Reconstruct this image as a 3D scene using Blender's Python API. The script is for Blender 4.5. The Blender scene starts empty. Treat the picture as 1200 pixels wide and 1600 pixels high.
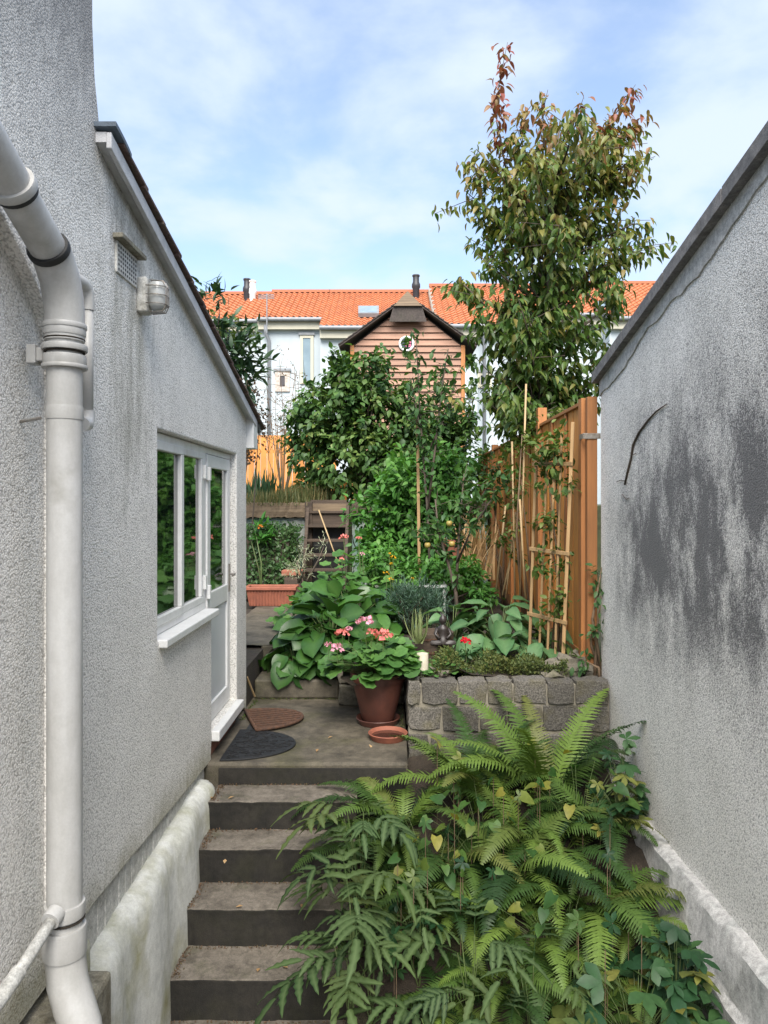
import bpy, math, random
import numpy as np
from mathutils import Vector, Matrix
from mathutils.geometry import tessellate_polygon

# ------------------------------------------------------------------ camera, sky, sun
sc = bpy.context.scene
R = math.radians
F = 1155.0                      # focal length in photograph pixels (1200 x 1600)
cam_d = bpy.data.cameras.new('camera'); cam = bpy.data.objects.new('camera', cam_d)
sc.collection.objects.link(cam); sc.camera = cam
cam.location = (0, 0, 0); cam.rotation_euler = (R(90), 0, 0)
cam_d.sensor_fit = 'VERTICAL'; cam_d.sensor_height = 36.0; cam_d.lens = 36.0 * F / 1600
cam_d.shift_x = -12 / 1600; cam_d.shift_y = -13 / 1600
cam_d.clip_start = 0.05; cam_d.clip_end = 2000
sc.render.resolution_x = 768; sc.render.resolution_y = 1024

SUN_EL, SUN_AZ = 50.0, 182.0    # azimuth clockwise from +Y: behind the camera, a broad glare through thin cloud
world = bpy.data.worlds.new('World'); sc.world = world; world.use_nodes = True
wn = world.node_tree.nodes; wl = world.node_tree.links; wn.clear()
w_out = wn.new('ShaderNodeOutputWorld'); w_bg = wn.new('ShaderNodeBackground')
w_bg.inputs['Strength'].default_value = 0.15
sky = wn.new('ShaderNodeTexSky'); sky.sky_type = 'NISHITA'; sky.sun_disc = False
sky.sun_elevation = R(SUN_EL); sky.sun_rotation = R(SUN_AZ)
sky.air_density = 1.0; sky.dust_density = 1.2; sky.ozone_density = 1.2
w_tc = wn.new('ShaderNodeTexCoord'); w_sep = wn.new('ShaderNodeSeparateXYZ')
wl.new(w_tc.outputs['Generated'], w_sep.inputs[0])
w_add = wn.new('ShaderNodeMath'); w_add.operation = 'ADD'; w_add.inputs[1].default_value = 0.22
w_max = wn.new('ShaderNodeMath'); w_max.operation = 'MAXIMUM'; w_max.inputs[1].default_value = 0.02
wl.new(w_sep.outputs['Z'], w_max.inputs[0]); wl.new(w_max.outputs[0], w_add.inputs[0])
w_dx = wn.new('ShaderNodeMath'); w_dx.operation = 'DIVIDE'; w_dy = wn.new('ShaderNodeMath'); w_dy.operation = 'DIVIDE'
for d, ax in ((w_dx, 'X'), (w_dy, 'Y')):
    wl.new(w_sep.outputs[ax], d.inputs[0]); wl.new(w_add.outputs[0], d.inputs[1])
w_cmb = wn.new('ShaderNodeCombineXYZ'); wl.new(w_dx.outputs[0], w_cmb.inputs[0]); wl.new(w_dy.outputs[0], w_cmb.inputs[1])
w_n1 = wn.new('ShaderNodeTexNoise'); w_n1.inputs['Scale'].default_value = 2.4; w_n1.inputs['Detail'].default_value = 7
w_n1.inputs['Roughness'].default_value = 0.52; w_n1.inputs['Distortion'].default_value = 0.15
wl.new(w_cmb.outputs[0], w_n1.inputs['Vector'])
w_rmp = wn.new('ShaderNodeValToRGB'); w_rmp.color_ramp.elements[0].position = 0.38; w_rmp.color_ramp.elements[1].position = 0.64
w_rmp.color_ramp.elements[0].color = (0.18, 0.18, 0.18, 1); w_rmp.color_ramp.elements[1].color = (0.92, 0.92, 0.92, 1)
w_rmp.color_ramp.interpolation = 'EASE'
wl.new(w_n1.outputs[0], w_rmp.inputs[0])
w_mix = wn.new('ShaderNodeMix'); w_mix.data_type = 'RGBA'; w_mix.clamp_factor = True
w_mix.inputs['B'].default_value = (2.7, 3.1, 3.7, 1)      # thin white cloud
wl.new(w_rmp.outputs[0], w_mix.inputs['Factor']); wl.new(sky.outputs[0], w_mix.inputs['A'])
wl.new(w_mix.outputs['Result'], w_bg.inputs['Color']); wl.new(w_bg.outputs[0], w_out.inputs['Surface'])

sun_d = bpy.data.lights.new('sun', 'SUN'); sun = bpy.data.objects.new('sun', sun_d); sc.collection.objects.link(sun)
sun_d.energy = 4.2; sun_d.angle = R(46.0); sun_d.color = (1.0, 0.95, 0.87)
sv = Vector((math.sin(R(SUN_AZ)) * math.cos(R(SUN_EL)), math.cos(R(SUN_AZ)) * math.cos(R(SUN_EL)), math.sin(R(SUN_EL))))
sun.rotation_euler = (-sv).to_track_quat('-Z', 'Y').to_euler(); sun.location = sv * 60
vs = sc.view_settings
vs.view_transform = 'Standard'; vs.look = 'None'; vs.gamma = 1.0; vs.use_curve_mapping = False; vs.exposure = 1.08

# ------------------------------------------------------------------ helpers
COL = sc.collection
rng = np.random.default_rng(7)
rnd = random.Random(11)
LOC = {}
def P(u, v, y):                 # photograph pixel + distance -> point
    return Vector(((u - 612) * y / F, y, (787 - v) * y / F))
def V(*a): return Vector(a)
def tag(o, label=None, cat=None, group=None, kind=None):
    if label: o['label'] = label
    if cat: o['category'] = cat
    if group: o['group'] = group
    if kind: o['kind'] = kind
    return o
def thing(name, loc, label, cat, group=None):
    o = bpy.data.objects.new(name, None); COL.objects.link(o); o.location = loc; o.empty_display_size = 0.1
    LOC[o.name] = Vector(loc)
    return tag(o, label, cat, group)
def link(name, me, mat, parent=None, kind=None):
    o = bpy.data.objects.new(name, me); COL.objects.link(o)
    if mat is not None and not me.materials: me.materials.append(mat)
    if parent is not None:
        o.parent = parent; LOC[o.name] = LOC.get(parent.name, Vector((0, 0, 0)))
    else: LOC[o.name] = Vector((0, 0, 0))
    if kind: o['kind'] = kind
    return o
class MB:
    """collects shapes in world coordinates, builds ONE mesh object"""
    def __init__(s): s.v = []; s.f = []
    def add(s, vs_, fs_):
        n = len(s.v); s.v += [tuple(p) for p in vs_]; s.f += [tuple(i + n for i in f) for f in fs_]; return s
    def box(s, x0, x1, y0, y1, z0, z1):
        return s.add([(x0,y0,z0),(x1,y0,z0),(x1,y1,z0),(x0,y1,z0),(x0,y0,z1),(x1,y0,z1),(x1,y1,z1),(x0,y1,z1)],
                     [(0,3,2,1),(4,5,6,7),(0,1,5,4),(1,2,6,5),(2,3,7,6),(3,0,4,7)])
    def obox(s, a, b, w, h, up=(0,0,1)):      # bar from a to b
        a, b = Vector(a), Vector(b); d = (b - a).normalized(); up = Vector(up)
        x = d.cross(up); x = x.normalized() if x.length > 1e-4 else Vector((1,0,0)); z = x.cross(d)
        c = []
        for p in (a, b):
            for sx, sz in ((-1,-1),(1,-1),(1,1),(-1,1)): c.append(p + x * (sx*w/2) + z * (sz*h/2))
        return s.add(c, [(0,1,2,3),(7,6,5,4),(0,4,5,1),(1,5,6,2),(2,6,7,3),(3,7,4,0)])
    def tube(s, pts, r, n=8, caps=True):
        pts = [Vector(p) for p in pts]; m = len(pts)
        rr = r if hasattr(r, '__len__') else [r] * m
        vs_ = []; px = None
        for i, p in enumerate(pts):
            d = (pts[min(i+1, m-1)] - pts[max(i-1, 0)]).normalized()
            if px is None:
                px = d.cross(Vector((0,0,1)));
                if px.length < 1e-3: px = d.cross(Vector((0,1,0)))
            px = (px - d * px.dot(d)); px.normalize(); py = d.cross(px)
            for k in range(n):
                a = 2*math.pi*k/n; vs_.append(p + (px*math.cos(a) + py*math.sin(a)) * rr[i])
        fs_ = [(i*n+k, i*n+(k+1)%n, (i+1)*n+(k+1)%n, (i+1)*n+k) for i in range(m-1) for k in range(n)]
        if caps: fs_ += [tuple(range(n-1, -1, -1)), tuple((m-1)*n+k for k in range(n))]
        return s.add(vs_, fs_)
    def lathe(s, prof, c=(0,0,0), n=24, a0=0, a1=2*math.pi):
        full = abs(a1 - a0 - 2*math.pi) < 1e-6; k_ = n if full else n + 1; c = Vector(c)
        vs_ = [c + Vector((r*math.cos(a0+(a1-a0)*k/n), r*math.sin(a0+(a1-a0)*k/n), z)) for r, z in prof for k in range(k_)]
        fs_ = []
        for i in range(len(prof)-1):
            for k in range(n): k2 = (k+1) % k_; fs_.append((i*k_+k, i*k_+k2, (i+1)*k_+k2, (i+1)*k_+k))
        return s.add(vs_, fs_)
    def prism(s, outline, x0, x1, holes=()):     # (y, z) outline with holes, extruded along x
        loops = [list(outline)] + [list(h) for h in holes]
        tris = tessellate_polygon([[Vector((0, y, z)) for y, z in l] for l in loops])
        flat = [p for l in loops for p in l]; n = len(flat)
        vs_ = [(x0, y, z) for y, z in flat] + [(x1, y, z) for y, z in flat]
        fs_ = [tuple(t) for t in tris] + [tuple(i + n for i in reversed(t)) for t in tris]
        b = 0
        for l in loops:
            m = len(l); fs_ += [(b+i, b+(i+1) % m, n+b+(i+1) % m, n+b+i) for i in range(m)]; b += m
        return s.add(vs_, fs_)
    def build(s, name, mat, parent=None, smooth=False, bevel=0, kind=None, auto=None, seg=2):
        off = LOC.get(parent.name, Vector((0,0,0))) if parent is not None else Vector((0,0,0))
        me = bpy.data.meshes.new(name)
        me.from_pydata([(p[0]-off.x, p[1]-off.y, p[2]-off.z) for p in s.v], [], s.f); me.update()
        import bmesh
        bm = bmesh.new(); bm.from_mesh(me); bmesh.ops.recalc_face_normals(bm, faces=bm.faces); bm.to_mesh(me); bm.free()
        if smooth:
            me.polygons.foreach_set('use_smooth', [True]*len(me.polygons))
            if auto: me.set_sharp_from_angle(angle=R(auto))
        o = link(name, me, mat, parent, kind)
        if bevel:
            m = o.modifiers.new('bevel', 'BEVEL'); m.width = bevel; m.segments = seg; m.limit_method = 'ANGLE'; m.angle_limit = R(40)
        return o
def box(name, mat, parent, x0, x1, y0, y1, z0, z1, bevel=0.0, **k):
    return MB().box(x0, x1, y0, y1, z0, z1).build(name, mat, parent, bevel=bevel, **k)

# ------------------------------------------------------------------ materials
def newmat(name):
    m = bpy.data.materials.new(name); m.use_nodes = True; nt = m.node_tree
    return m, nt, nt.nodes['Principled BSDF']
def N(nt, t, **k):
    n = nt.nodes.new('ShaderNode' + t)
    for a, b in k.items():
        if a in n.inputs: n.inputs[a].default_value = b
        else: setattr(n, a, b)
    return n
def ramp(nt, src, stops):
    r = N(nt, 'ValToRGB'); e = r.color_ramp.elements
    while len(e) < len(stops): e.new(0.5)
    for i, (p, c) in enumerate(stops):
        e[i].position = p; e[i].color = (*c, 1) if hasattr(c, '__len__') else (c, c, c, 1)
    nt.links.new(src, r.inputs[0]); return r.outputs[0]
def noise(nt, vec, scale, detail=4, rough=0.55, stretch=None):
    if stretch:
        mp = N(nt, 'Mapping'); mp.inputs['Scale'].default_value = stretch; nt.links.new(vec, mp.inputs[0]); vec = mp.outputs[0]
    n = N(nt, 'TexNoise', Scale=scale, Detail=detail, Roughness=rough); nt.links.new(vec, n.inputs['Vector']); return n.outputs[0]
def math_(nt, op, a, b=None, clamp=False):
    n = N(nt, 'Math', operation=op); n.use_clamp = clamp
    for i, x in enumerate((a, b)):
        if x is None: continue
        if hasattr(x, 'default_value') or hasattr(x, 'links'): nt.links.new(x, n.inputs[i])
        else: n.inputs[i].default_value = x
    return n.outputs[0]
def mixc(nt, fac, a, b, mode='MIX'):
    n = N(nt, 'Mix', data_type='RGBA', blend_type=mode)
    for key, x in (('Factor', fac), ('A', a), ('B', b)):
        if hasattr(x, 'links'): nt.links.new(x, n.inputs[key])
        elif hasattr(x, '__len__'): n.inputs[key].default_value = (*x, 1)
        else: n.inputs[key].default_value = x
    return n.outputs['Result']
def bump(nt, bs, h, strength, dist=0.01):
    b = N(nt, 'Bump', Strength=strength, Distance=dist); nt.links.new(h, b.inputs['Height']); nt.links.new(b.outputs[0], bs.inputs['Normal'])
def pos(nt): return N(nt, 'NewGeometry').outputs['Position']
def objc(nt): return N(nt, 'TexCoord').outputs['Object']
def orand(nt): return N(nt, 'ObjectInfo').outputs['Random']

def m_plain(name, c1, c2=None, rough=0.6, scale=20, bs_=0.15, bd=0.004, stretch=None, world=False, metal=0.0, obj_var=0.0, spec=None):
    m, nt, bs = newmat(name)
    vec = pos(nt) if world else objc(nt)
    n = noise(nt, vec, scale, 5, 0.6, stretch)
    c2 = c2 or tuple(x*0.75 for x in c1)
    col = ramp(nt, n, [(0.3, c2), (0.68, c1)])
    if obj_var:
        f = math_(nt, 'ADD', math_(nt, 'MULTIPLY', orand(nt), obj_var), 1 - obj_var*0.5)
        cc = N(nt, 'CombineXYZ')
        for i in range(3): nt.links.new(f, cc.inputs[i])
        col = mixc(nt, 1.0, col, cc.outputs[0], 'MULTIPLY')
    nt.links.new(col, bs.inputs['Base Color']); bs.inputs['Roughness'].default_value = rough; bs.inputs['Metallic'].default_value = metal
    if spec is not None: bs.inputs['Specular IOR Level'].default_value = spec
    if bs_: bump(nt, bs, n, bs_, bd)
    return m

def m_dash(name, base, gap, cell, stains):
    """pebbledash render; stains: 'left' or 'right'"""
    m, nt, bs = newmat(name); p = pos(nt)
    wob = N(nt, 'TexNoise', Scale=60.0, Detail=2.0); nt.links.new(p, wob.inputs['Vector'])
    pw = N(nt, 'Vector' + 'Math', operation='MULTIPLY_ADD'); nt.links.new(wob.outputs['Color'], pw.inputs[0])
    pw.inputs[1].default_value = (0.006,)*3; nt.links.new(p, pw.inputs[2])
    vo = N(nt, 'TexVoronoi', Scale=cell); vo.feature = 'F1'; nt.links.new(pw.outputs[0], vo.inputs['Vector'])
    vo2 = N(nt, 'TexVoronoi', Scale=cell*2.1); nt.links.new(pw.outputs[0], vo2.inputs['Vector'])
    d = vo.outputs['Distance']
    hgt = math_(nt, 'SUBTRACT', 1.0, math_(nt, 'ADD', math_(nt, 'MULTIPLY', d, 0.75), math_(nt, 'MULTIPLY', vo2.outputs['Distance'], 0.3)))
    chip = ramp(nt, math_(nt, 'ADD', d, math_(nt, 'MULTIPLY', noise(nt, p, 40, 3), 0.35)), [(0.66, base), (0.98, gap)])
    sc_ = N(nt, 'SeparateColor'); nt.links.new(vo.outputs['Color'], sc_.inputs[0])
    chip = mixc(nt, 1.0, chip, ramp(nt, sc_.outputs[0], [(0.0, (0.76,)*3), (0.3, (0.96,)*3), (1.0, (1.0,)*3)]), 'MULTIPLY')
    hgt = math_(nt, 'ADD', hgt, math_(nt, 'MULTIPLY', sc_.outputs[1], 0.35))
    tone = noise(nt, p, 3.0, 4)
    col = mixc(nt, 1.0, chip, ramp(nt, tone, [(0.3, (0.88, 0.88, 0.87)), (0.7, (1, 1, 1))]), 'MULTIPLY')
    sep = N(nt, 'SeparateXYZ'); nt.links.new(p, sep.inputs[0]); Y, Z = sep.outputs['Y'], sep.outputs['Z']
    streak = noise(nt, p, 1.0, 6, 0.62, (1, 7.5, 0.8))
    fine = noise(nt, p, 22, 5, 0.7, (1, 1, 0.45))
    if stains == 'right':
        zz = math_(nt, 'ADD', Z, math_(nt, 'MULTIPLY', Y, 0.10))          # dirt band across the gable
        a = math_(nt, 'MAXIMUM', math_(nt, 'DIVIDE', math_(nt, 'SUBTRACT', zz, 0.16), 1.0), math_(nt, 'DIVIDE', math_(nt, 'SUBTRACT', 0.16, zz), 0.68))
        band = math_(nt, 'POWER', 2.718, math_(nt, 'MULTIPLY', math_(nt, 'MULTIPLY', a, a), -1.0))
        yf = N(nt, 'MapRange'); nt.links.new(Y, yf.inputs[0]); yf.inputs[1].default_value = 6.15; yf.inputs[2].default_value = 5.1
        msk = math_(nt, 'ADD', math_(nt, 'MULTIPLY', math_(nt, 'MULTIPLY', band, yf.outputs[0]), 1.08), 0.03)
        patch = ramp(nt, noise(nt, p, 2.3, 6, 0.65, (1, 1.3, 0.8)), [(0.34, 0.18), (0.58, 1.0)])
        stk_ = ramp(nt, streak, [(0.32, 0.45), (0.60, 1.0)])
        amt = math_(nt, 'MULTIPLY', msk, math_(nt, 'ADD', math_(nt, 'MULTIPLY', patch, 0.78), math_(nt, 'MULTIPLY', math_(nt, 'MULTIPLY', stk_, patch), 0.55)))
        grain_ = noise(nt, p, 75, 3, 0.7, (1, 1, 0.6))
        v_ = math_(nt, 'ADD', amt, math_(nt, 'ADD', math_(nt, 'MULTIPLY', math_(nt, 'SUBTRACT', grain_, 0.5), 1.5), math_(nt, 'MULTIPLY', math_(nt, 'SUBTRACT', d, 0.5), 0.7)))
        st = ramp(nt, v_, [(0.02, 0.0), (1.05, 0.88)])
        col = mixc(nt, st, col, (0.09, 0.09, 0.095))
    else:
        gy = N(nt, 'MapRange'); nt.links.new(Z, gy.inputs[0]); gy.inputs[1].default_value = 0.9; gy.inputs[2].default_value = 2.5
        yb = math_(nt, 'DIVIDE', math_(nt, 'SUBTRACT', Y, 3.75), 0.42)
        band = math_(nt, 'POWER', 2.718, math_(nt, 'MULTIPLY', math_(nt, 'MULTIPLY', yb, yb), -1.0))
        zc = N(nt, 'MapRange'); nt.links.new(Z, zc.inputs[0]); zc.inputs[1].default_value = -0.2; zc.inputs[2].default_value = 0.35
        s = math_(nt, 'ADD', math_(nt, 'MULTIPLY', math_(nt, 'MULTIPLY', band, zc.outputs[0]), 0.34), streak)
        s = math_(nt, 'ADD', s, math_(nt, 'MULTIPLY', math_(nt, 'SUBTRACT', fine, 0.5), 0.55))
        st = ramp(nt, s, [(0.66, 0.0), (1.05, 0.55)])
        col = mixc(nt, st, col, (0.15, 0.145, 0.095))
        up = ramp(nt, math_(nt, 'ADD', gy.outputs[0], math_(nt, 'MULTIPLY', math_(nt, 'SUBTRACT', fine, 0.5), 0.7)), [(0.10, 0.0), (0.75, 0.74)])
        col = mixc(nt, up, col, (0.13, 0.13, 0.14))
        lo = N(nt, 'MapRange'); nt.links.new(Z, lo.inputs[0]); lo.inputs[1].default_value = -1.45; lo.inputs[2].default_value = -1.85
        low = ramp(nt, math_(nt, 'MULTIPLY', lo.outputs[0], math_(nt, 'ADD', fine, streak)), [(0.45, 0.0), (1.0, 0.6)])
        col = mixc(nt, low, col, (0.22, 0.20, 0.09))
    nt.links.new(col, bs.inputs['Base Color']); bs.inputs['Roughness'].default_value = 0.9
    bs.inputs['Specular IOR Level'].default_value = 0.2
    bump(nt, bs, hgt, 0.6, 0.009)
    return m

def m_leaf(name, cols, use='attr', rough=0.5, trans=0.3, vary=0.25, spec=0.35, stripe=None):
    m, nt, bs = newmat(name)
    if use == 'attr': fac = N(nt, 'Attribute', attribute_name='tone').outputs['Fac']
    else: fac = orand(nt)
    k = len(cols); col = ramp(nt, fac, [(i/(k-1) if k > 1 else 0, c) for i, c in enumerate(cols)])
    n = noise(nt, objc(nt) if use == 'attr' else pos(nt), 9 if use == 'attr' else 30, 3)
    col = mixc(nt, 1.0, col, ramp(nt, n, [(0.3, (1-vary,)*3), (0.7, (1+vary*0.3,)*3)]), 'MULTIPLY')
    if stripe:
        sf = N(nt, 'Attribute', attribute_name='rib').outputs['Fac']
        col = mixc(nt, math_(nt, 'MULTIPLY', sf, stripe[1]), col, stripe[0])
    nt.links.new(col, bs.inputs['Base Color']); bs.inputs['Roughness'].default_value = rough
    bs.inputs['Specular IOR Level'].default_value = spec
    if trans:
        tr = N(nt, 'BsdfTranslucent'); nt.links.new(mixc(nt, 1.0, col, (1.25, 1.3, 0.6), 'MULTIPLY'), tr.inputs[0])
        mx = N(nt, 'MixShader'); mx.inputs[0].default_value = trans
        nt.links.new(bs.outputs[0], mx.inputs[1]); nt.links.new(tr.outputs[0], mx.inputs[2])
        nt.links.new(mx.outputs[0], nt.nodes['Material Output'].inputs[0])
    return m

def m_stained(name, c_main, c_dirt, c_moss, scale=6, cover=(0.45, 0.7), mosscover=(0.55, 0.72), rough=0.9, streaky=False, bs_=0.4, grain=1.0):
    m, nt, bs = newmat(name); p = pos(nt)
    n1 = noise(nt, p, scale, 7, 0.65, (1, 1, 0.3) if streaky else None); n2 = noise(nt, p, scale*0.55, 5, 0.6); n3 = noise(nt, p, 140, 3)
    col = mixc(nt, ramp(nt, n1, [(cover[0], 0.0), (cover[1], 1.0)]), c_main, c_dirt)
    col = mixc(nt, ramp(nt, n2, [(mosscover[0], 0.0), (mosscover[1], 0.8)]), col, c_moss)
    n4 = noise(nt, p, scale*4.3, 5, 0.7)
    col = mixc(nt, 1.0, col, ramp(nt, n4, [(0.32, (1-0.42*min(grain, 1),)*3), (0.62, (1+0.10*grain,)*3)]), 'MULTIPLY')
    col = mixc(nt, 1.0, col, ramp(nt, n3, [(0.3, (1-0.28*grain,)*3), (0.72, (1+0.12*grain,)*3)]), 'MULTIPLY')
    nt.links.new(col, bs.inputs['Base Color']); bs.inputs['Roughness'].default_value = rough
    bump(nt, bs, math_(nt, 'ADD', n3, math_(nt, 'MULTIPLY', n1, 1.5)), bs_, 0.006)
    return m

def m_wood(name, c1, c2, scale=3.0, axis='Z', rough=0.7, weather=None):
    m, nt, bs = newmat(name); p = objc(nt)
    st = {'Z': (14, 14, 0.8), 'X': (0.8, 14, 14), 'Y': (14, 0.8, 14)}[axis]
    off = N(nt, 'VectorMath', operation='ADD'); rr = N(nt, 'CombineXYZ'); o = orand(nt)
    nt.links.new(math_(nt, 'MULTIPLY', o, 37.0), rr.inputs[0]); nt.links.new(math_(nt, 'MULTIPLY', o, 11.0), rr.inputs[2])
    nt.links.new(p, off.inputs[0]); nt.links.new(rr.outputs[0], off.inputs[1])
    n = noise(nt, off.outputs[0], scale, 6, 0.65, st); col = ramp(nt, n, [(0.3, c2), (0.7, c1)])
    f = math_(nt, 'ADD', math_(nt, 'MULTIPLY', o, 0.4), 0.8); cc = N(nt, 'CombineXYZ')
    for i in range(3): nt.links.new(f, cc.inputs[i])
    col = mixc(nt, 1.0, col, cc.outputs[0], 'MULTIPLY')
    if weather:
        w = noise(nt, off.outputs[0], 2.2, 5, 0.6); col = mixc(nt, ramp(nt, w, [(0.45, 0.0), (0.75, 0.75)]), col, weather)
    nt.links.new(col, bs.inputs['Base Color']); bs.inputs['Roughness'].default_value = rough
    bump(nt, bs, n, 0.25, 0.004)
    return m

M = {}
M['dash_l'] = m_dash('white_pebbledash', (0.90, 0.875, 0.83), (0.56, 0.54, 0.505), 106, 'left')
M['dash_r'] = m_dash('dirty_roughcast', (0.89, 0.865, 0.825), (0.60, 0.58, 0.55), 112, 'right')
M['render'] = m_stained('smooth_render', (0.50, 0.49, 0.47), (0.30, 0.33, 0.31), (0.20, 0.19, 0.15), 5, (0.5, 0.8), (0.62, 0.8), streaky=True)
M['lowwall'] = m_stained('limewashed_wall', (0.68, 0.68, 0.63), (0.40, 0.40, 0.30), (0.30, 0.28, 0.11), 4.5, (0.46, 0.72), (0.5, 0.72), streaky=True, bs_=0.6, grain=0.45)
M['ledge'] = m_stained('mossy_ledge', (0.30, 0.28, 0.22), (0.14, 0.12, 0.08), (0.10, 0.11, 0.03), 7)
M['plinth'] = m_stained('painted_plinth', (0.60, 0.59, 0.55), (0.42, 0.40, 0.34), (0.24, 0.22, 0.13), 6, (0.5, 0.75), (0.62, 0.8))
M['pipe'] = m_stained('grey_white_plastic', (0.53, 0.525, 0.51), (0.40, 0.39, 0.365), (0.21, 0.195, 0.155), 5, (0.40, 0.68), (0.56, 0.78), 0.42, True, 0.03, 0.15)
M['seal'] = m_plain('black_rubber', (0.02, 0.02, 0.02), rough=0.6)
M['upvc'] = m_stained('white_upvc', (0.74, 0.74, 0.725), (0.64, 0.64, 0.62), (0.50, 0.48, 0.42), 6, (0.5, 0.75), (0.66, 0.85), 0.35, True, 0.0, 0.18)
M['panel'] = m_plain('grey_door_panel', (0.58, 0.60, 0.62), (0.52, 0.54, 0.56), 0.35, 3, 0.0)
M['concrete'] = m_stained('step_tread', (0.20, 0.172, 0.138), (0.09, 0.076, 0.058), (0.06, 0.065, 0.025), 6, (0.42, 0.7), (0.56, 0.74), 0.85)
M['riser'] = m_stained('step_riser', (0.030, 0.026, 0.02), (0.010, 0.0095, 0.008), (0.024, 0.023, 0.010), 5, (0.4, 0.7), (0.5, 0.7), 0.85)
M['landing'] = m_stained('damp_landing', (0.135, 0.115, 0.083), (0.055, 0.046, 0.032), (0.075, 0.072, 0.025), 3.2, (0.42, 0.68), (0.53, 0.72), 0.7)
M['soil'] = m_stained('soil', (0.045, 0.033, 0.022), (0.025, 0.019, 0.013), (0.05, 0.05, 0.02), 8, bs_=1.0)
M['grass_ground'] = m_stained('rough_ground', (0.06, 0.075, 0.03), (0.05, 0.045, 0.025), (0.05, 0.07, 0.02), 2, bs_=1.0)
M['granite'] = None
M['mortar'] = m_plain('mortar', (0.25, 0.225, 0.175), rough=0.95, scale=60)
M['terracotta'] = m_plain('terracotta', (0.28, 0.092, 0.052), (0.19, 0.064, 0.04), 0.75, 12, 0.12, obj_var=0.15)
M['pot'] = m_plain('brown_glazed_pot', (0.14, 0.052, 0.036), (0.09, 0.036, 0.027), 0.5, 9, 0.1)
M['rubber'] = m_plain('black_mat', (0.007, 0.0075, 0.008), (0.018, 0.018, 0.019), 0.6, 50, 0.6, 0.006)
M['rust'] = m_plain('rusty_iron', (0.11, 0.052, 0.028), (0.045, 0.024, 0.016), 0.85, 35, 0.5)
M['fence'] = m_wood('orange_fence_board', (0.66, 0.27, 0.055), (0.52, 0.20, 0.04), 2.0, 'Z', 0.6, (0.34, 0.13, 0.036))
M['post'] = m_wood('fence_post', (0.42, 0.17, 0.05), (0.25, 0.105, 0.036), 2.0, 'Z', 0.7)
M['paleslat'] = m_wood('pale_trellis_slat', (0.42, 0.27, 0.125), (0.27, 0.165, 0.075), 2.0, 'Z')
M['siding'] = m_wood('brown_siding', (0.34, 0.185, 0.12), (0.235, 0.125, 0.08), 2.0, 'X', 0.65)
M['darkwood'] = m_wood('dark_sleeper', (0.085, 0.058, 0.04), (0.035, 0.025, 0.018), 2.0, 'X', 0.85)
M['sleeper'] = m_wood('weathered_sleeper', (0.20, 0.145, 0.09), (0.09, 0.063, 0.04), 2.0, 'X', 0.85)
M['steel'] = m_plain('galvanised', (0.34, 0.33, 0.31), (0.20, 0.16, 0.12), 0.5, 30, 0.0, metal=0.6)
M['bark'] = m_plain('bark', (0.10, 0.075, 0.055), (0.05, 0.04, 0.03), 0.9, 25, 0.5, stretch=(1, 1, 0.3))
M['twig'] = m_plain('dry_twig', (0.19, 0.125, 0.075), (0.11, 0.075, 0.045), 0.9, 15, 0.0)
M['stem'] = m_plain('green_stem', (0.10, 0.15, 0.045), (0.07, 0.09, 0.03), 0.6, 15, 0.0)
M['cane'] = m_plain('bamboo', (0.40, 0.29, 0.15), (0.30, 0.20, 0.10), 0.6, 10, 0.0)

def glass():
    m, nt, bs = newmat('window_glass')
    bs.inputs['Base Color'].default_value = (0.006, 0.009, 0.008, 1); bs.inputs['Roughness'].default_value = 0.025
    bump(nt, bs, noise(nt, pos(nt), 2.5, 2), 0.25, 0.01)
    bs.inputs['IOR'].default_value = 1.6; bs.inputs['Coat Weight'].default_value = 0.6; bs.inputs['Coat Roughness'].default_value = 0.02
    return m
M['glass'] = glass()
def granite():
    m, nt, bs = newmat('granite_block'); p = pos(nt)
    n1 = noise(nt, p, 90, 4, 0.7); n2 = noise(nt, p, 7, 5); n3 = noise(nt, p, 18, 5, 0.6)
    col = ramp(nt, n1, [(0.34, (0.035, 0.032, 0.028)), (0.5, (0.105, 0.096, 0.083)), (0.68, (0.21, 0.195, 0.17))])
    col = mixc(nt, ramp(nt, n2, [(0.48, 0.0), (0.72, 0.7)]), col, (0.10, 0.088, 0.045))
    f = math_(nt, 'ADD', math_(nt, 'MULTIPLY', orand(nt), 0.5), 0.75); cc = N(nt, 'CombineXYZ')
    for i in range(3): nt.links.new(f, cc.inputs[i])
    col = mixc(nt, 1.0, col, cc.outputs[0], 'MULTIPLY')
    nt.links.new(col, bs.inputs['Base Color']); bs.inputs['Roughness'].default_value = 0.92
    bump(nt, bs, math_(nt, 'ADD', n3, math_(nt, 'MULTIPLY', n1, 0.4)), 0.9, 0.012)
    return m
M['granite'] = granite()

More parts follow.
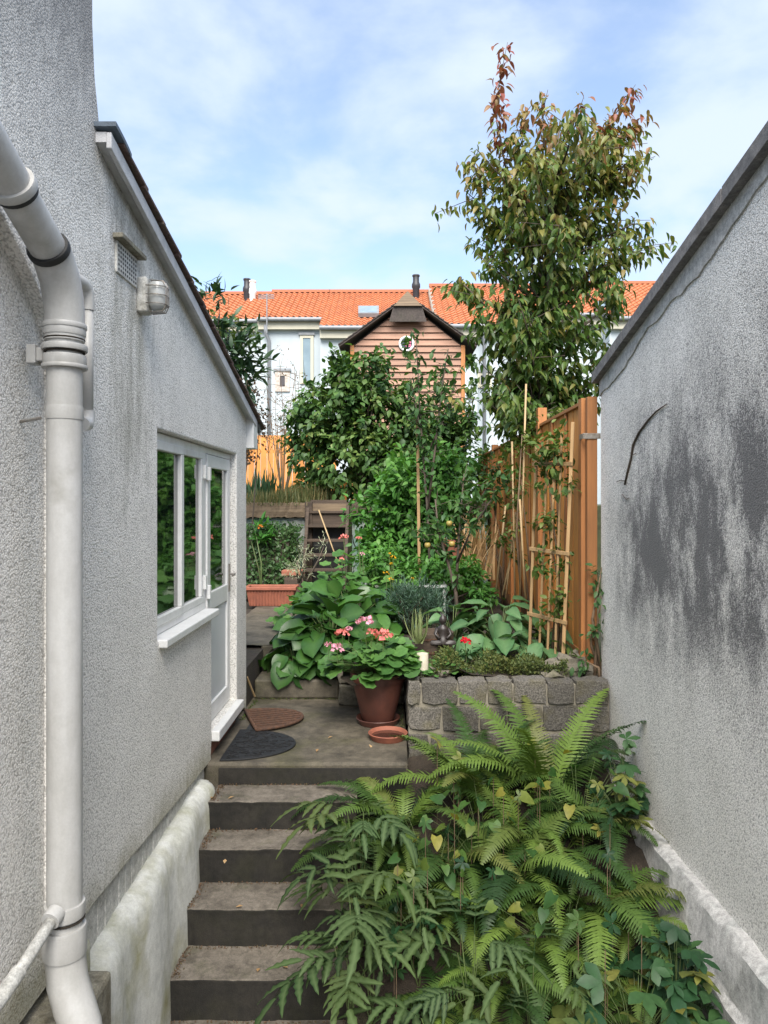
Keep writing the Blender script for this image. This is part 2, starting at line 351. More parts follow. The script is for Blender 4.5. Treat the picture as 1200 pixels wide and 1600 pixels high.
# leaves
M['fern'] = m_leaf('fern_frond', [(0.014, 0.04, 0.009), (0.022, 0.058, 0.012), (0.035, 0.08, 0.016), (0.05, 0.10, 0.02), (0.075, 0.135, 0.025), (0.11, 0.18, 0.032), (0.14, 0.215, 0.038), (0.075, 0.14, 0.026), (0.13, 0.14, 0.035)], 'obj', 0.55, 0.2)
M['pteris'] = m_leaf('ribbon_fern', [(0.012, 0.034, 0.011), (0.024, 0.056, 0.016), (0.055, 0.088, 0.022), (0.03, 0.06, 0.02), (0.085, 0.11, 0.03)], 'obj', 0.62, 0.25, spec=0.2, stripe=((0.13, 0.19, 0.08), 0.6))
M['bind'] = m_leaf('heart_leaf', [(0.03, 0.085, 0.02), (0.05, 0.125, 0.028), (0.085, 0.16, 0.032), (0.28, 0.25, 0.045)], 'obj', 0.5, 0.35)
M['anem'] = m_leaf('lobed_leaf', [(0.014, 0.048, 0.018), (0.026, 0.078, 0.03), (0.05, 0.115, 0.035), (0.22, 0.21, 0.045)], 'obj', 0.5, 0.25)
M['berg'] = m_leaf('bergenia_leaf', [(0.016, 0.055, 0.010), (0.028, 0.09, 0.014), (0.05, 0.135, 0.022)], 'obj', 0.36, 0.15, spec=0.4, stripe=((0.10, 0.20, 0.05), 0.4))
M['comf'] = m_leaf('broad_leaf', [(0.04, 0.105, 0.04), (0.065, 0.16, 0.06), (0.10, 0.21, 0.08)], 'obj', 0.5, 0.25, stripe=((0.17, 0.28, 0.12), 0.45))
M['pelarg'] = m_leaf('geranium_leaf', [(0.05, 0.13, 0.03), (0.08, 0.19, 0.045), (0.12, 0.25, 0.06)], 'obj', 0.5, 0.3)
M['nast'] = m_leaf('round_leaf', [(0.06, 0.19, 0.035), (0.09, 0.26, 0.05), (0.13, 0.30, 0.06)], 'obj', 0.45, 0.35)
M['cherry'] = m_leaf('cherry_leaf', [(0.045, 0.10, 0.02), (0.09, 0.15, 0.03), (0.20, 0.19, 0.045), (0.25, 0.13, 0.055), (0.24, 0.07, 0.05)], 'attr', 0.42, 0.3)
M['hop'] = m_leaf('climber_leaf', [(0.03, 0.08, 0.022), (0.055, 0.125, 0.032), (0.095, 0.175, 0.042), (0.18, 0.23, 0.06)], 'attr', 0.5, 0.25)
M['bright'] = m_leaf('bright_leaf', [(0.045, 0.13, 0.025), (0.075, 0.21, 0.037), (0.13, 0.29, 0.055)], 'attr', 0.5, 0.32)
M['apple'] = m_leaf('apple_leaf', [(0.03, 0.08, 0.025), (0.05, 0.12, 0.035), (0.085, 0.17, 0.045)], 'attr', 0.5, 0.28)
M['dark'] = m_leaf('laurel_leaf', [(0.018, 0.045, 0.022), (0.03, 0.07, 0.03), (0.05, 0.095, 0.035)], 'attr', 0.45, 0.2)
M['ivy'] = m_leaf('ivy_leaf', [(0.025, 0.07, 0.02), (0.05, 0.11, 0.03), (0.09, 0.155, 0.06)], 'attr', 0.4, 0.15)
M['herb'] = m_leaf('thyme_leaf', [(0.05, 0.075, 0.022), (0.085, 0.115, 0.03), (0.14, 0.15, 0.04), (0.05, 0.11, 0.03)], 'attr', 0.6, 0.2)
M['rosem'] = m_leaf('rosemary_needle', [(0.03, 0.07, 0.045), (0.05, 0.10, 0.065), (0.08, 0.135, 0.085)], 'attr', 0.55, 0.2)
M['grassm'] = m_leaf('grass_blade', [(0.06, 0.09, 0.03), (0.12, 0.14, 0.05), (0.28, 0.22, 0.10)], 'attr', 0.6, 0.3)
M['spider'] = m_leaf('striped_blade', [(0.20, 0.26, 0.10), (0.32, 0.36, 0.18)], 'attr', 0.5, 0.3)
M['straw'] = m_leaf('dry_stalk', [(0.36, 0.22, 0.10), (0.45, 0.30, 0.15)], 'attr', 0.7, 0.1)
M['brown'] = m_leaf('dried_leaf', [(0.10, 0.06, 0.04), (0.17, 0.10, 0.06), (0.10, 0.08, 0.035)], 'attr', 0.7, 0.15)
M['climb'] = m_leaf('fence_climber_leaf', [(0.05, 0.10, 0.022), (0.085, 0.14, 0.03), (0.15, 0.19, 0.04)], 'attr', 0.5, 0.3)
def m_petal(name, c): return m_leaf(name, [tuple(x*0.85 for x in c), c], 'attr', 0.6, 0.25, 0.1)
M['pink'] = m_petal('pink_petal', (0.78, 0.36, 0.48)); M['salmon'] = m_petal('salmon_petal', (0.80, 0.24, 0.22))
M['red'] = m_petal('red_petal', (0.62, 0.012, 0.03)); M['yellow'] = m_petal('yellow_petal', (0.75, 0.42, 0.02))
M['pale'] = m_petal('cream_petal', (0.42, 0.45, 0.30)); M['orange'] = m_petal('orange_petal', (0.7, 0.2, 0.02))

# ------------------------------------------------------------------ leaf shapes (unit length along +Y, upper side +Z)
def leaf_t(w=0.5, n=4, fold=0.12, curl=0.25, shape='ovate', wave=0.0, petiole=0.0):
    vs_, fs_, rib = [], [], []
    def prof(t):
        if shape == 'ovate': return math.sin(math.pi * t**0.75)**0.9
        if shape == 'lance': return math.sin(math.pi * t**0.8)
        if shape == 'paddle': return max(0.0, math.sin(math.pi*min(1, t**1.5)))**0.55 if t < 1 else 0
        if shape == 'heart': return (1-t)**0.62 * 1.15 if t > 0.02 else 0.75
        if shape == 'blade': return (1-t)**0.5
        return math.sqrt(max(0, 1-(2*t-1)**2))
    for i in range(n+1):
        t = i/n; hw = prof(t)*w/2
        y = petiole + (1-petiole)*t; z = -curl*y*y
        wv = wave*math.sin(i*2.3)
        hb = -0.14 if shape == 'heart' and i == 0 else 0
        vs_ += [(-hw, y+hb, z+fold*hw*2+wv), (0, y, z), (hw, y+hb, z+fold*hw*2-wv)]; rib += [0, 1, 0]
    for i in range(n):
        a = i*3; fs_ += [(a, a+1, a+4, a+3), (a+1, a+2, a+5, a+4)]
    return np.array(vs_, float), fs_, np.array(rib, float)
def round_t(n=11, ruffle=0.06, cup=0.18, notch=True):     # petiole meets the edge near y=0
    vs_ = [(0, 0.12, -0.03)]; rib = [1.0]
    for k in range(n):
        a = -math.pi/2 + (0.22 if notch else 0) + (2*math.pi - (0.44 if notch else 0))*k/(n-1)
        r = 0.5 + (0.03 if k % 2 else -0.02)
        vs_.append((r*math.cos(a), 0.45 + r*math.sin(a), cup*r*r*2 + ruffle*(1 if k % 2 else -1)*0.5)); rib.append(0)
    return np.array(vs_, float), [(0, i+1, i+2) for i in range(n-1)], np.array(rib)
def lobed_t(nl=5, deep=0.5):
    vs_ = [(0, 0, 0)]; fs_ = []
    for k in range(nl):
        a = math.pi/2 + (k-(nl-1)/2)*1.0; L = 1.0 - 0.09*abs(k-(nl-1)/2)**1.5; b = len(vs_)
        d = np.array([math.cos(a), math.sin(a)]); p = np.array([-d[1], d[0]])
        for t, h in ((0.35, 0.16), (0.62, 0.22), (0.82, 0.13)):
            z = -0.18*t*t
            vs_ += [(*(d*L*t + p*h*(deep+0.5)), z+0.03), (*(d*L*t), z), (*(d*L*t - p*h*(deep+0.5)), z+0.03)]
        vs_.append((*(d*L), -0.2))
        fs_ += [(0, b+1, b), (0, b+2, b+1), (b, b+1, b+4, b+3), (b+1, b+2, b+5, b+4), (b+3, b+4, b+7, b+6), (b+4, b+5, b+8, b+7), (b+6, b+7, b+9), (b+7, b+8, b+9)]
    return np.array(vs_, float), fs_, np.zeros(len(vs_))
T = {
    'ovate': leaf_t(0.5), 'lance': leaf_t(0.30, 4, 0.1, 0.3, 'lance'), 'needle': leaf_t(0.12, 2, 0.0, 0.1, 'lance'),
    'cherry': leaf_t(0.38, 5, 0.22, 0.35, 'ovate', petiole=0.1), 'hop': leaf_t(0.62, 3, 0.12, 0.3), 'blade': leaf_t(0.05, 5, 0.0, 0.55, 'blade'),
    'heart': leaf_t(0.85, 5, 0.08, 0.22, 'heart'), 'small': leaf_t(0.55, 2, 0.1, 0.15), 'petal': leaf_t(0.8, 2, 0.1, -0.2),
    'round': round_t(),
}
def to_mesh(name, t):
    me = bpy.data.meshes.new(name); me.from_pydata([tuple(v) for v in t[0]], [], t[1]); me.update()
    a = me.attributes.new('rib', 'FLOAT', 'POINT'); a.data.foreach_set('value', t[2].astype(np.float32))
    me.polygons.foreach_set('use_smooth', [True]*len(me.polygons)); return me
def unit(a): return a / np.maximum(np.linalg.norm(a, axis=-1, keepdims=True), 1e-9)
def frames(D, U):
    D = unit(D); X = unit(np.cross(D, U)); Z = np.cross(X, D)
    return np.stack([X, D, Z], axis=-1)           # columns
def scatter(name, tmpl, Pn, D, U, size, tone, mat, parent, kind=None):
    """one mesh of many leaves; tone is each leaf's own colour"""
    tv, tf, _ = tmpl; n = len(Pn); k = len(tv); off = np.array(LOC.get(parent.name, Vector((0,0,0)))) if parent is not None else np.zeros(3)
    Rm = frames(D, U); size = np.broadcast_to(size, (n,))
    vv = np.einsum('nij,kj->nki', Rm, tv) * size[:, None, None] + (Pn - off)[:, None, :]
    me = bpy.data.meshes.new(name)
    me.vertices.add(n*k); me.vertices.foreach_set('co', vv.reshape(-1).astype(np.float32))
    ls = np.array([len(f) for f in tf]); fl = np.array([i for f in tf for i in f]); nl = len(fl)
    idx = (fl[None, :] + (np.arange(n)*k)[:, None]).reshape(-1)
    starts = (np.concatenate([[0], np.cumsum(ls)[:-1]])[None, :] + (np.arange(n)*nl)[:, None]).reshape(-1)
    me.loops.add(n*nl); me.loops.foreach_set('vertex_index', idx.astype(np.int32))
    me.polygons.add(n*len(tf)); me.polygons.foreach_set('loop_start', starts.astype(np.int32))
    me.polygons.foreach_set('use_smooth', np.ones(n*len(tf), bool))
    me.update(calc_edges=True)
    a = me.attributes.new('tone', 'FLOAT', 'POINT'); a.data.foreach_set('value', np.repeat(np.clip(tone, 0, 1), k).astype(np.float32))
    return link(name, me, mat, parent, kind)
def cloud(clumps, n, sub=14, spread=0.12, shell=(0.55, 1.05), droop=0.3, out=0.7, g=None):
    """leaf positions and directions in sprays over a set of ellipsoids ((centre),(radii),weight)"""
    g = g or rng
    w = np.array([c[2] if len(c) > 2 else c[1][0]*c[1][1] + c[1][0]*c[1][2] for c in clumps], float); w /= w.sum()
    K = max(1, n//sub); ci = g.choice(len(clumps), K, p=w)
    C = np.array([c[0] for c in clumps], float)[ci]; Rd = np.array([c[1] for c in clumps], float)[ci]
    d = unit(g.normal(size=(K, 3))); d[:, 2] = np.where(g.random(K) < 0.35, np.abs(d[:, 2]), d[:, 2])
    rr = g.uniform(shell[0], shell[1], K)[:, None]
    pc = C + Rd*d*rr
    i = g.integers(0, K, n); sp = unit(d + g.normal(size=(K, 3))*0.45)
    t = g.uniform(-1, 1, n)[:, None]
    p = pc[i] + sp[i]*t*spread*1.5 + g.normal(size=(n, 3))*spread*0.45
    D = d[i]*out + g.normal(size=(n, 3))*0.55 + np.array([0, 0, -droop])
    U = np.array([0, 0, 1.0]) + d[i]*0.5 + g.normal(size=(n, 3))*0.35
    tn = np.clip(g.normal(0.5, 0.2, K)[i] + g.normal(0, 0.12, n), 0, 1)
    return p, D, U, tn
def bush(name, loc, label, cat, clumps, n, tmpl, size, mat, part='foliage', droop=0.3, spread=0.12, group=None, stems=5, shell=(0.5, 1.05), sub=14, seed=1, stemmat=None, out=0.7, core=None):
    g = np.random.default_rng(seed); t = thing(name, loc, label, cat, group)
    p, D, U, tn = cloud(clumps, n, sub, spread, shell, droop, out, g)
    s = g.uniform(0.65, 1.2, n)*size
    scatter(part, T[tmpl], p, D, U, s, tn, M[mat], t)
    if stems:
        mb = MB(); L = Vector(loc)
        for k in range(stems):
            c = clumps[k % len(clumps)]; e = Vector(c[0]) + Vector([float(x)*float(y) for x, y in zip(c[1], g.uniform(-0.6, 0.6, 3))])
            s0 = L + Vector((g.uniform(-.08, .08), g.uniform(-.08, .08), -0.05)); mid = s0.lerp(e, 0.5) + Vector((g.uniform(-.1, .1), g.uniform(-.1, .1), 0.05))
            mb.tube([s0, mid, e], [0.018, 0.012, 0.004], 5)
        mb.build('stems', stemmat or M['bark'], t, smooth=True)
    return t
def place(name, me, mat, parent, p, d, up, s, tilt=0):
    """one leaf (or frond) as an object of its own; p in world coordinates"""
    o = link(name, me, mat, parent); d = Vector(d).normalized(); up = Vector(up)
    x = d.cross(up)
    if x.length < 1e-4: x = Vector((1, 0, 0))
    x.normalize(); z = x.cross(d)
    Rm = Matrix((x, d, z)).transposed()
    off = LOC.get(parent.name, Vector((0,0,0))) if parent is not None else Vector((0,0,0))
    sx = s if hasattr(s, '__len__') else (s, s, s)
    o.matrix_basis = Matrix.Translation(Vector(p) - off) @ Rm.to_4x4() @ Matrix.Diagonal((*sx, 1))
    return o
# ------------------------------------------------------------------ the setting: ground, terrace, beds, landing
def grid(name, mat, x0, x1, y0, y1, zf, nx, ny, kind='structure', amp=0.02, seed=3, skirt=None):
    g = np.random.default_rng(seed); mb = MB()
    Z = g.normal(0, amp, (ny+1, nx+1))
    vs_ = []
    for j in range(ny+1):
        for i in range(nx+1):
            x = x0+(x1-x0)*i/nx; y = y0+(y1-y0)*j/ny; vs_.append((x, y, zf(x, y)+Z[j, i]))
    fs_ = [(j*(nx+1)+i, j*(nx+1)+i+1, (j+1)*(nx+1)+i+1, (j+1)*(nx+1)+i) for j in range(ny) for i in range(nx)]
    mb.add(vs_, fs_); o = mb.build(name, mat, None, smooth=True, kind=kind); return o
box('ground', M['soil'], None, -400, 400, -100, 700, -3.4, -3.02, kind='structure')
box('terrace', M['grass_ground'], None, -300, 300, 12.42, 600, -3.0, -0.04, kind='structure')
box('neighbour_ground', M['grass_ground'], None, 1.72, 30, 6.25, 12.41, -3.0, -1.5, kind='structure')
box('yard_ground', M['soil'], None, -30, -1.32, 6.67, 12.41, -3.0, -1.49, kind='structure')
box('garden_subsoil', M['soil'], None, -1.31, 1.715, 7.62, 12.41, -3.0, -1.50, kind='structure')
grid('garden_soil', M['soil'], -0.42, 1.72, 6.05, 12.4, lambda x, y: -1.43 + 0.03*math.sin(x*3+y), 20, 50, amp=0.015)
grid('path', M['landing'], -1.9, -0.40, 7.60, 12.35, lambda x, y: -1.45, 16, 40, amp=0.004)
box('bed_fill', M['soil'], None, 0.14, 1.71, 6.07, 7.61, -3.0, -1.48, kind='structure')
box('landing', M['landing'], None, -1.345, 0.118, 5.276, 7.62, -3.0, -1.85, 0.02, kind='structure')
fb = grid('fern_bed', M['soil'], -0.24, 1.66, 2.2, 5.88, lambda x, y: -2.0 - (5.88-y)*0.33, 24, 30, amp=0.03, seed=8)

# steps below and above the landing
st = thing('garden_steps', (-0.7, 4.5, -3.0), 'worn dark concrete steps climbing to the landing beside the low white wall', 'steps')
ys = [4.957, 4.675, 4.365, 4.06, 3.75, 3.44]; zs = [-2.0, -2.19, -2.40, -2.62, -2.85, -3.0]
yb = 5.27
for y, z in zip(ys, zs):
    s = MB(); n = 44; fr = []; e = 0; dz_ = 0
    g = np.random.default_rng(int(-z*100))
    for i in range(n+1):
        x = -1.235 + (1.0)*i/n; e = e*.8+g.normal(0, 0.0014) + (0.010 if g.random() < .05 else 0); dz_ = dz_*.8+g.normal(0, 0.0010)
        fr.append((x, y + e, z + dz_))
    vs_ = []; fs_ = []
    for (x, yy, zz) in fr: vs_ += [(x, yb+0.02, zz), (x, yy, zz), (x, yy + 0.004, zz-0.03), (x, yy+0.022, -3.02)]
    for i in range(n): a = i*4; fs_ += [(a, a+1, a+5, a+4), (a+1, a+2, a+6, a+5), (a+2, a+3, a+7, a+6)]
    fs_ += [(0, 3, 2, 1), (n*4, n*4+1, n*4+2, n*4+3)]
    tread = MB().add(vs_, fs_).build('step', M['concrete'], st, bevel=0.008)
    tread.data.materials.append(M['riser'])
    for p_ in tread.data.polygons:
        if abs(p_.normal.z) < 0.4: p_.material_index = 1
    yb = y
r0 = MB(); r0.box(-1.232, 0.10, 5.258, 5.2755, -3.0, -1.885); r0.build('riser', M['riser'], st)
us = thing('garden_steps', (-0.85, 7.2, -1.85), 'mossy stone steps leading up from the landing to the garden path', 'steps')
box('step', M['landing'], us, -1.30, -0.50, 7.0, 7.7, -1.846, -1.667, 0.018)
box('step', M['landing'], us, -1.345, -0.62, 7.6, 7.9, -1.66, -1.452, 0.02)

# ------------------------------------------------------------------ left house (extension with window and door)
lh = thing('house_extension', (-1.31, 4.9, -1.85), 'white pebbledash extension with sloping roof, window and glazed door on the left', 'building')
FX = -1.31
outer = [(3.24, 3.6), (-1.2, 3.6), (-1.2, 1.12), (1.4, 1.10), (2.0, 1.08), (2.3, 1.03), (2.50, 0.966), (2.60, 0.89), (2.72, 0.81), (2.83, 0.71), (2.88, 0.62), (2.895, 0.5),
         (2.895, -1.79), (3.28, -1.765), (5.36, -1.868), (5.38, -1.72), (6.3, -1.70), (6.665, -1.86), (6.665, 0.77), (3.37, 1.58), (3.32, 1.70), (3.27, 1.88), (3.245, 2.1)]
hole = [(4.14, -0.77), (4.14, 0.42), (6.25, 0.42), (6.25, -1.655), (5.38, -1.655), (5.38, -0.77)]
wall = MB().prism(outer, FX, -1.75, [hole]).build('wall', M['dash_l'], lh, bevel=0.012, seg=3)
MB().box(-1.74, -1.36, -1.2, 2.98, -1.9, 1.3).build('recessed_wall', M['dash_l'], lh)
MB().prism([(6.66, 0.75), (3.26, 1.56), (-1.2, 1.6), (-1.2, -1.9), (6.66, -1.9)], -1.745, -4.6).build('inner_body', M['dash_l'], lh)
MB().box(-4.6, -1.76, -1.2, 3.2, 1.6, 3.6).build('upper_body', M['dash_l'], lh)
# brick plinth under the render
for k in range(28):
    y0 = 3.02 + k*0.087
    if y0 > 5.33: break
    z = -1.865 - 0.0
    box('brick', M['plinth'], lh, -1.40, -1.338 + rnd.uniform(-.003, .003), y0, y0+0.080, -2.1, -1.74, 0.004)
box('plinth_mortar', M['soil'], lh, -1.42, -1.35, 3.0, 5.4, -2.1, -1.745)
MT = m_plain('red_brick', (0.24, 0.10, 0.065), (0.15, 0.065, 0.045), 0.9, 30, 0.3)
for k in range(4):
    y0 = 5.40 + k*0.22
    box('brick', MT, lh, -1.42, -1.325, y0, y0+0.21, -1.849, -1.735, 0.006)
# window
WX = -1.362
def frame_rect(mb, y0, y1, z0, z1, w, x0, x1):
    mb.box(x0, x1, y0, y1, z1-w, z1); mb.box(x0, x1, y0, y1, z0, z0+w)
    mb.box(x0, x1, y0, y0+w, z0+w, z1-w); mb.box(x0, x1, y1-w, y1, z0+w, z1-w); return mb
win = frame_rect(MB(), 4.145, 5.385, -0.765, 0.415, 0.05, -1.44, WX).build('window', M['upvc'], lh, bevel=0.004)
frame_rect(MB(), 4.19, 4.80, -0.715, 0.368, 0.055, -1.43, WX+0.014).build('sash', M['upvc'], win, bevel=0.006)
frame_rect(MB(), 4.80, 5.335, -0.715, 0.368, 0.048, -1.44, WX+0.002).build('sash', M['upvc'], win, bevel=0.006)
box('pane', M['glass'], win, -1.42, WX-0.012, 4.243, 4.747, -0.662, 0.315)
box('pane', M['glass'], win, -1.42, WX-0.02, 4.846, 5.289, -0.669, 0.322)
box('sill', M['upvc'], win, -1.42, -1.262, 4.16, 5.42, -0.815, -0.767, 0.008)
for z in (0.18, -0.62): box('hinge', M['upvc'], win, WX, WX+0.022, 5.335, 5.375, z, z+0.10, 0.003)
# door
dr = frame_rect(MB(), 5.39, 6.245, -1.65, 0.415, 0.045, -1.44, WX-0.004).build('door', M['upvc'], lh, bevel=0.004)
lf = MB(); frame_rect(lf, 5.44, 6.20, -1.60, 0.365, 0.095, -1.43, WX+0.006); lf.box(-1.43, WX+0.0055, 5.535, 6.105, -0.80, -0.665)
lf.build('door_leaf', M['upvc'], dr, bevel=0.006)
box('pane', M['glass'], dr, -1.42, WX-0.012, 5.535, 6.105, -0.665, 0.27)
box('panel', M['panel'], dr, -1.42, WX-0.01, 5.535, 6.105, -1.505, -0.80)
for z in (0.17, -0.70): MB().box(WX, WX+0.03, 5.425, 5.465, z, z+0.10).build('hinge', M['upvc'], dr, bevel=0.005)
hd = MB(); hd.box(WX+0.006, WX+0.016, 6.14, 6.17, -0.73, -0.50); hd.tube([(WX+0.012, 6.155, -0.585), (WX+0.055, 6.155, -0.585), (WX+0.058, 6.06, -0.59)], 0.009, 8)
hd.build('handle', M['steel'], dr, smooth=True, auto=40)
box('threshold', M['upvc'], dr, -1.44, -1.255, 5.39, 6.28, -1.735, -1.66, 0.008)
# roof: verge tiles, barge board, eave box, flashing
def zr(y): return 1.535 - (y-3.594)*0.2475
rf = MB(); rf.prism([(3.27, zr(3.27)-0.015), (6.82, zr(6.82)-0.015), (6.82, zr(6.82)+0.03), (3.27, zr(3.27)+0.03)], -1.262, -4.6)
MVG = m_stained('barge_board', (0.56, 0.56, 0.57), (0.44, 0.44, 0.45), (0.34, 0.33, 0.31), 4, grain=0.25)
roof = rf.build('roof', MVG, lh)
MB().prism([(3.265, zr(3.265)-0.045), (6.78, zr(6.78)-0.045), (6.80, zr(6.80)+0.026), (3.265, zr(3.265)+0.026)], -1.238, -1.2615).build('barge_board', MVG, roof, bevel=0.004)
MRT = m_stained('brown_roof_tile', (0.13, 0.08, 0.065), (0.085, 0.06, 0.055), (0.08, 0.085, 0.05), 9, rough=0.85)
y = 3.36
while y < 6.85:
    y2 = y+0.34
    MB().prism([(y, zr(y)+0.034), (y2, zr(y2)+0.05), (y2, zr(y2)+0.068), (y, zr(y)+0.05)], -1.215 + rnd.uniform(-.006, .006), -4.6).build('tile', MRT, roof, bevel=0.003)
    y += 0.285
box('eave_box', M['upvc'], lh, -1.60, -1.245, 6.67, 6.86, 0.50, 0.765, 0.006)
gt = MB(); gt.tube([(-1.24, 6.93, 0.72), (-4.5, 6.93, 0.72)], 0.06, 10); gt.build('gutter', m_plain('dark_gutter', (0.05, 0.05, 0.055), rough=0.5), lh, smooth=True, auto=50)
MLF = m_plain('lead_flashing', (0.13, 0.165, 0.21), (0.075, 0.095, 0.12), 0.7, 14)
fo = [(3.25, zr(3.25)+.062), (3.30, zr(3.30)+.066), (3.36, zr(3.36)+.068), (3.42, zr(3.42)+.066), (3.45, zr(3.45)+.06)]
MB().prism(fo + [(a_, b_-.022) for a_, b_ in reversed(fo)], -1.212, -1.40).build('flashing', MLF, roof, bevel=0.004)
# air vent
vt = MB(); vt.box(-1.315, -1.300, 3.50, 3.78, 1.10, 1.25); vent = vt.build('vent', M['plinth'], lh, bevel=0.003)
vh = MB()
for i in range(9):
    for j in range(6): vh.box(-1.301, -1.2985, 3.515+i*0.029, 3.528+i*0.029, 1.113+j*0.022, 1.124+j*0.022)
vh.build('vent_holes', M['seal'], vent, kind='stuff')
box('vent_hood', M['ledge'], vent, -1.31, -1.262, 3.47, 3.81, 1.252, 1.275, 0.003)

# wall lamp
wlp = thing('wall_lamp', (-1.30, 3.84, 1.0), 'caged bulkhead lamp on the pebbledash wall beside the air vent', 'lamp')
MLG = m_plain('frosted_lamp_glass', (0.42, 0.43, 0.42), (0.36, 0.37, 0.36), 0.3, 5, 0.0)
MB().box(-1.312, -1.255, 3.79, 3.89, 0.985, 1.17).build('base', M['plinth'], wlp, bevel=0.015, seg=3)
gl = MB()
prof = [(0.001, -0.075), (0.03, -0.07), (0.044, -0.05), (0.046, 0.0), (0.046, 0.06), (0.04, 0.07)]
gl.lathe([(r, z) for r, z in prof], (-1.215, 3.84, 1.075), 16); gl.build('globe', MLG, wlp, smooth=True)
cg = MB()
for z in (1.03, 1.075, 1.12):
    cg.tube([(-1.26, 3.785, z), (-1.20, 3.785, z), (-1.165, 3.81, z), (-1.165, 3.87, z), (-1.20, 3.895, z), (-1.26, 3.895, z)], 0.0032, 6)
for yy in (3.815, 3.84, 3.865):
    cg.tube([(-1.25, yy, 1.155), (-1.18, yy, 1.15), (-1.165, yy, 1.12), (-1.165, yy, 1.03), (-1.18, yy, 0.995), (-1.25, yy, 0.99)], 0.0032, 6)
cg.build('cage', M['steel'], wlp, smooth=True)

# soil pipe
sp = thing('soil_pipe', (-1.205, 2.74, -1.95), 'thick grey-white soil pipe with a slanted upper length and bend at its foot', 'pipe')
PX, PY, PR = -1.21, 2.735, 0.062
body = MB(); body.tube([(PX, PY, -1.62), (PX, PY, -1.0), (PX, PY, 0.2), (PX, PY, 0.62)], PR, 28)
pb = body.build('pipe', M['pipe'], sp, smooth=True, auto=50)
el = MB(); el.tube([(PX, PY, 0.60), (PX, PY, 0.70), (PX, PY-0.012, 0.76), (PX, PY-0.04, 0.82), (PX, PY-0.09, 0.875), (PX, PY-0.12, 0.90)], [PR+.008, PR+.008, PR+.008, PR+.008, PR+.008, PR+.008], 28)
el.build('elbow', M['pipe'], sp, smooth=True, auto=50)
a = Vector((PX, PY-0.11, 0.89)); b = Vector((PX, PY-0.66, 1.15)); d = (b-a).normalized()
MB().tube([a, b], PR, 28).build('slanted_pipe', M['pipe'], sp, smooth=True, auto=50)
def ring(c, d, r, w, mat, name='collar'):
    c = Vector(c); d = Vector(d).normalized()
    k = MB().tube([c-d*w/2, c-d*w*0.3, c+d*w*0.3, c+d*w/2], [r*0.98, r, r, r*0.98], 28); return k.build(name, mat, sp, smooth=True, auto=30)
ring(a + d*0.02, d, PR+0.012, 0.026, M['seal'], 'seal'); ring(a+d*0.27, d, PR+0.007, 0.02, M['seal'], 'seal'); ring(a+d*0.295, d, PR+0.014, 0.03, M['pipe'])
up = (0, 0, 1)
for z, r, w in ((0.655, .016, .018), (0.635, .012, .03), (0.575, .018, .022), (0.53, .014, .035), (0.505, .018, .014), (0.335, .004, .05), (-1.50, .010, .05), (-1.575, .014, .03), (-1.62, .016, .09)):
    ring((PX, PY, z), up, PR+r, w, M['pipe'])
for z_ in (0.646, 0.607, 0.56, 0.545, 0.515, -1.535, -1.592): ring((PX, PY, z_), up, PR+0.0095, 0.006, M['soil'], 'grime_line')
br = MB(); br.box(PX-0.11, PX-0.03, PY-0.02, PY+0.02, 0.525, 0.575); br.box(PX-0.13, PX-0.095, PY-0.03, PY+0.03, 0.515, 0.585); br.build('bracket', M['pipe'], sp, bevel=0.004)
bolt = MB().tube([(PX-0.06, PY-0.06, 0.31), (PX-0.15, PY-0.03, 0.30)], 0.006, 6).build('wall_bolt', M['steel'], sp)
be = MB(); be.tube([(PX, PY, -1.60), (PX+0.003, PY, -1.68), (PX+0.015, PY-0.01, -1.76), (PX+0.05, PY-0.03, -1.84), (PX+0.085, PY-0.05, -1.90), (PX+0.10, PY-0.055, -1.97)], [PR+.008, PR+.008, PR+.01, PR+.01, PR+.006, PR+.004], 28)
be.build('foot_bend', M['pipe'], sp, smooth=True, auto=50)
k = MB().tube([(PX+0.098, PY-0.055, -1.95), (PX+0.112, PY-0.06, -2.0)], PR+0.018, 28); k.build('foot_collar', m_plain('grey_collar', (0.22, 0.22, 0.23), rough=0.5), sp, smooth=True, auto=40)
MB().tube([(PX+0.112, PY-0.06, -1.99), (PX+0.13, PY-0.07, -2.6)], PR, 24).build('drain_pipe', M['pipe'], sp, smooth=True, auto=50)
bp = thing('branch_pipe', (-1.25, 2.6, -1.55), 'thin cream waste pipe running into the foot of the soil pipe', 'pipe')
MB().tube([(PX, PY-0.05, -1.475), (PX-0.03, 2.45, -1.56), (PX-0.06, 2.2, -1.62), (PX-0.13, 1.9, -1.64)], 0.021, 14).build('pipe', M['plinth'], bp, smooth=True)
MB().tube([(PX-0.002, PY-0.06, -1.478), (PX-0.008, PY-0.10, -1.49)], 0.034, 16).build('collar', M['pipe'], bp, smooth=True, auto=40)
MB().tube([(PX-0.030, 2.46, -1.557), (PX-0.06, 2.2, -1.619)], 0.026, 16).build('coupling', M['plinth'], bp, smooth=True, auto=40)
np_ = thing('overflow_pipe', (-1.26, 3.06, 0.35), 'short narrow white pipe with elbows behind the thick soil pipe', 'pipe')
MB().tube([(-1.258, 3.06, 0.37), (-1.258, 3.06, 0.83)], 0.022, 16).build('pipe', M['pipe'], np_, smooth=True)
MB().tube([(-1.258, 3.06, 0.80), (-1.258, 3.06, 0.86), (-1.258, 3.045, 0.89), (-1.26, 3.01, 0.90), (-1.27, 2.93, 0.90)], 0.026, 16).build('elbow', M['pipe'], np_, smooth=True, auto=60)
MB().tube([(-1.258, 3.06, 0.385), (-1.258, 3.06, 0.35), (-1.25, 3.03, 0.325), (-1.245, 2.98, 0.32)], 0.027, 16).build('elbow', M['pipe'], np_, smooth=True, auto=60)

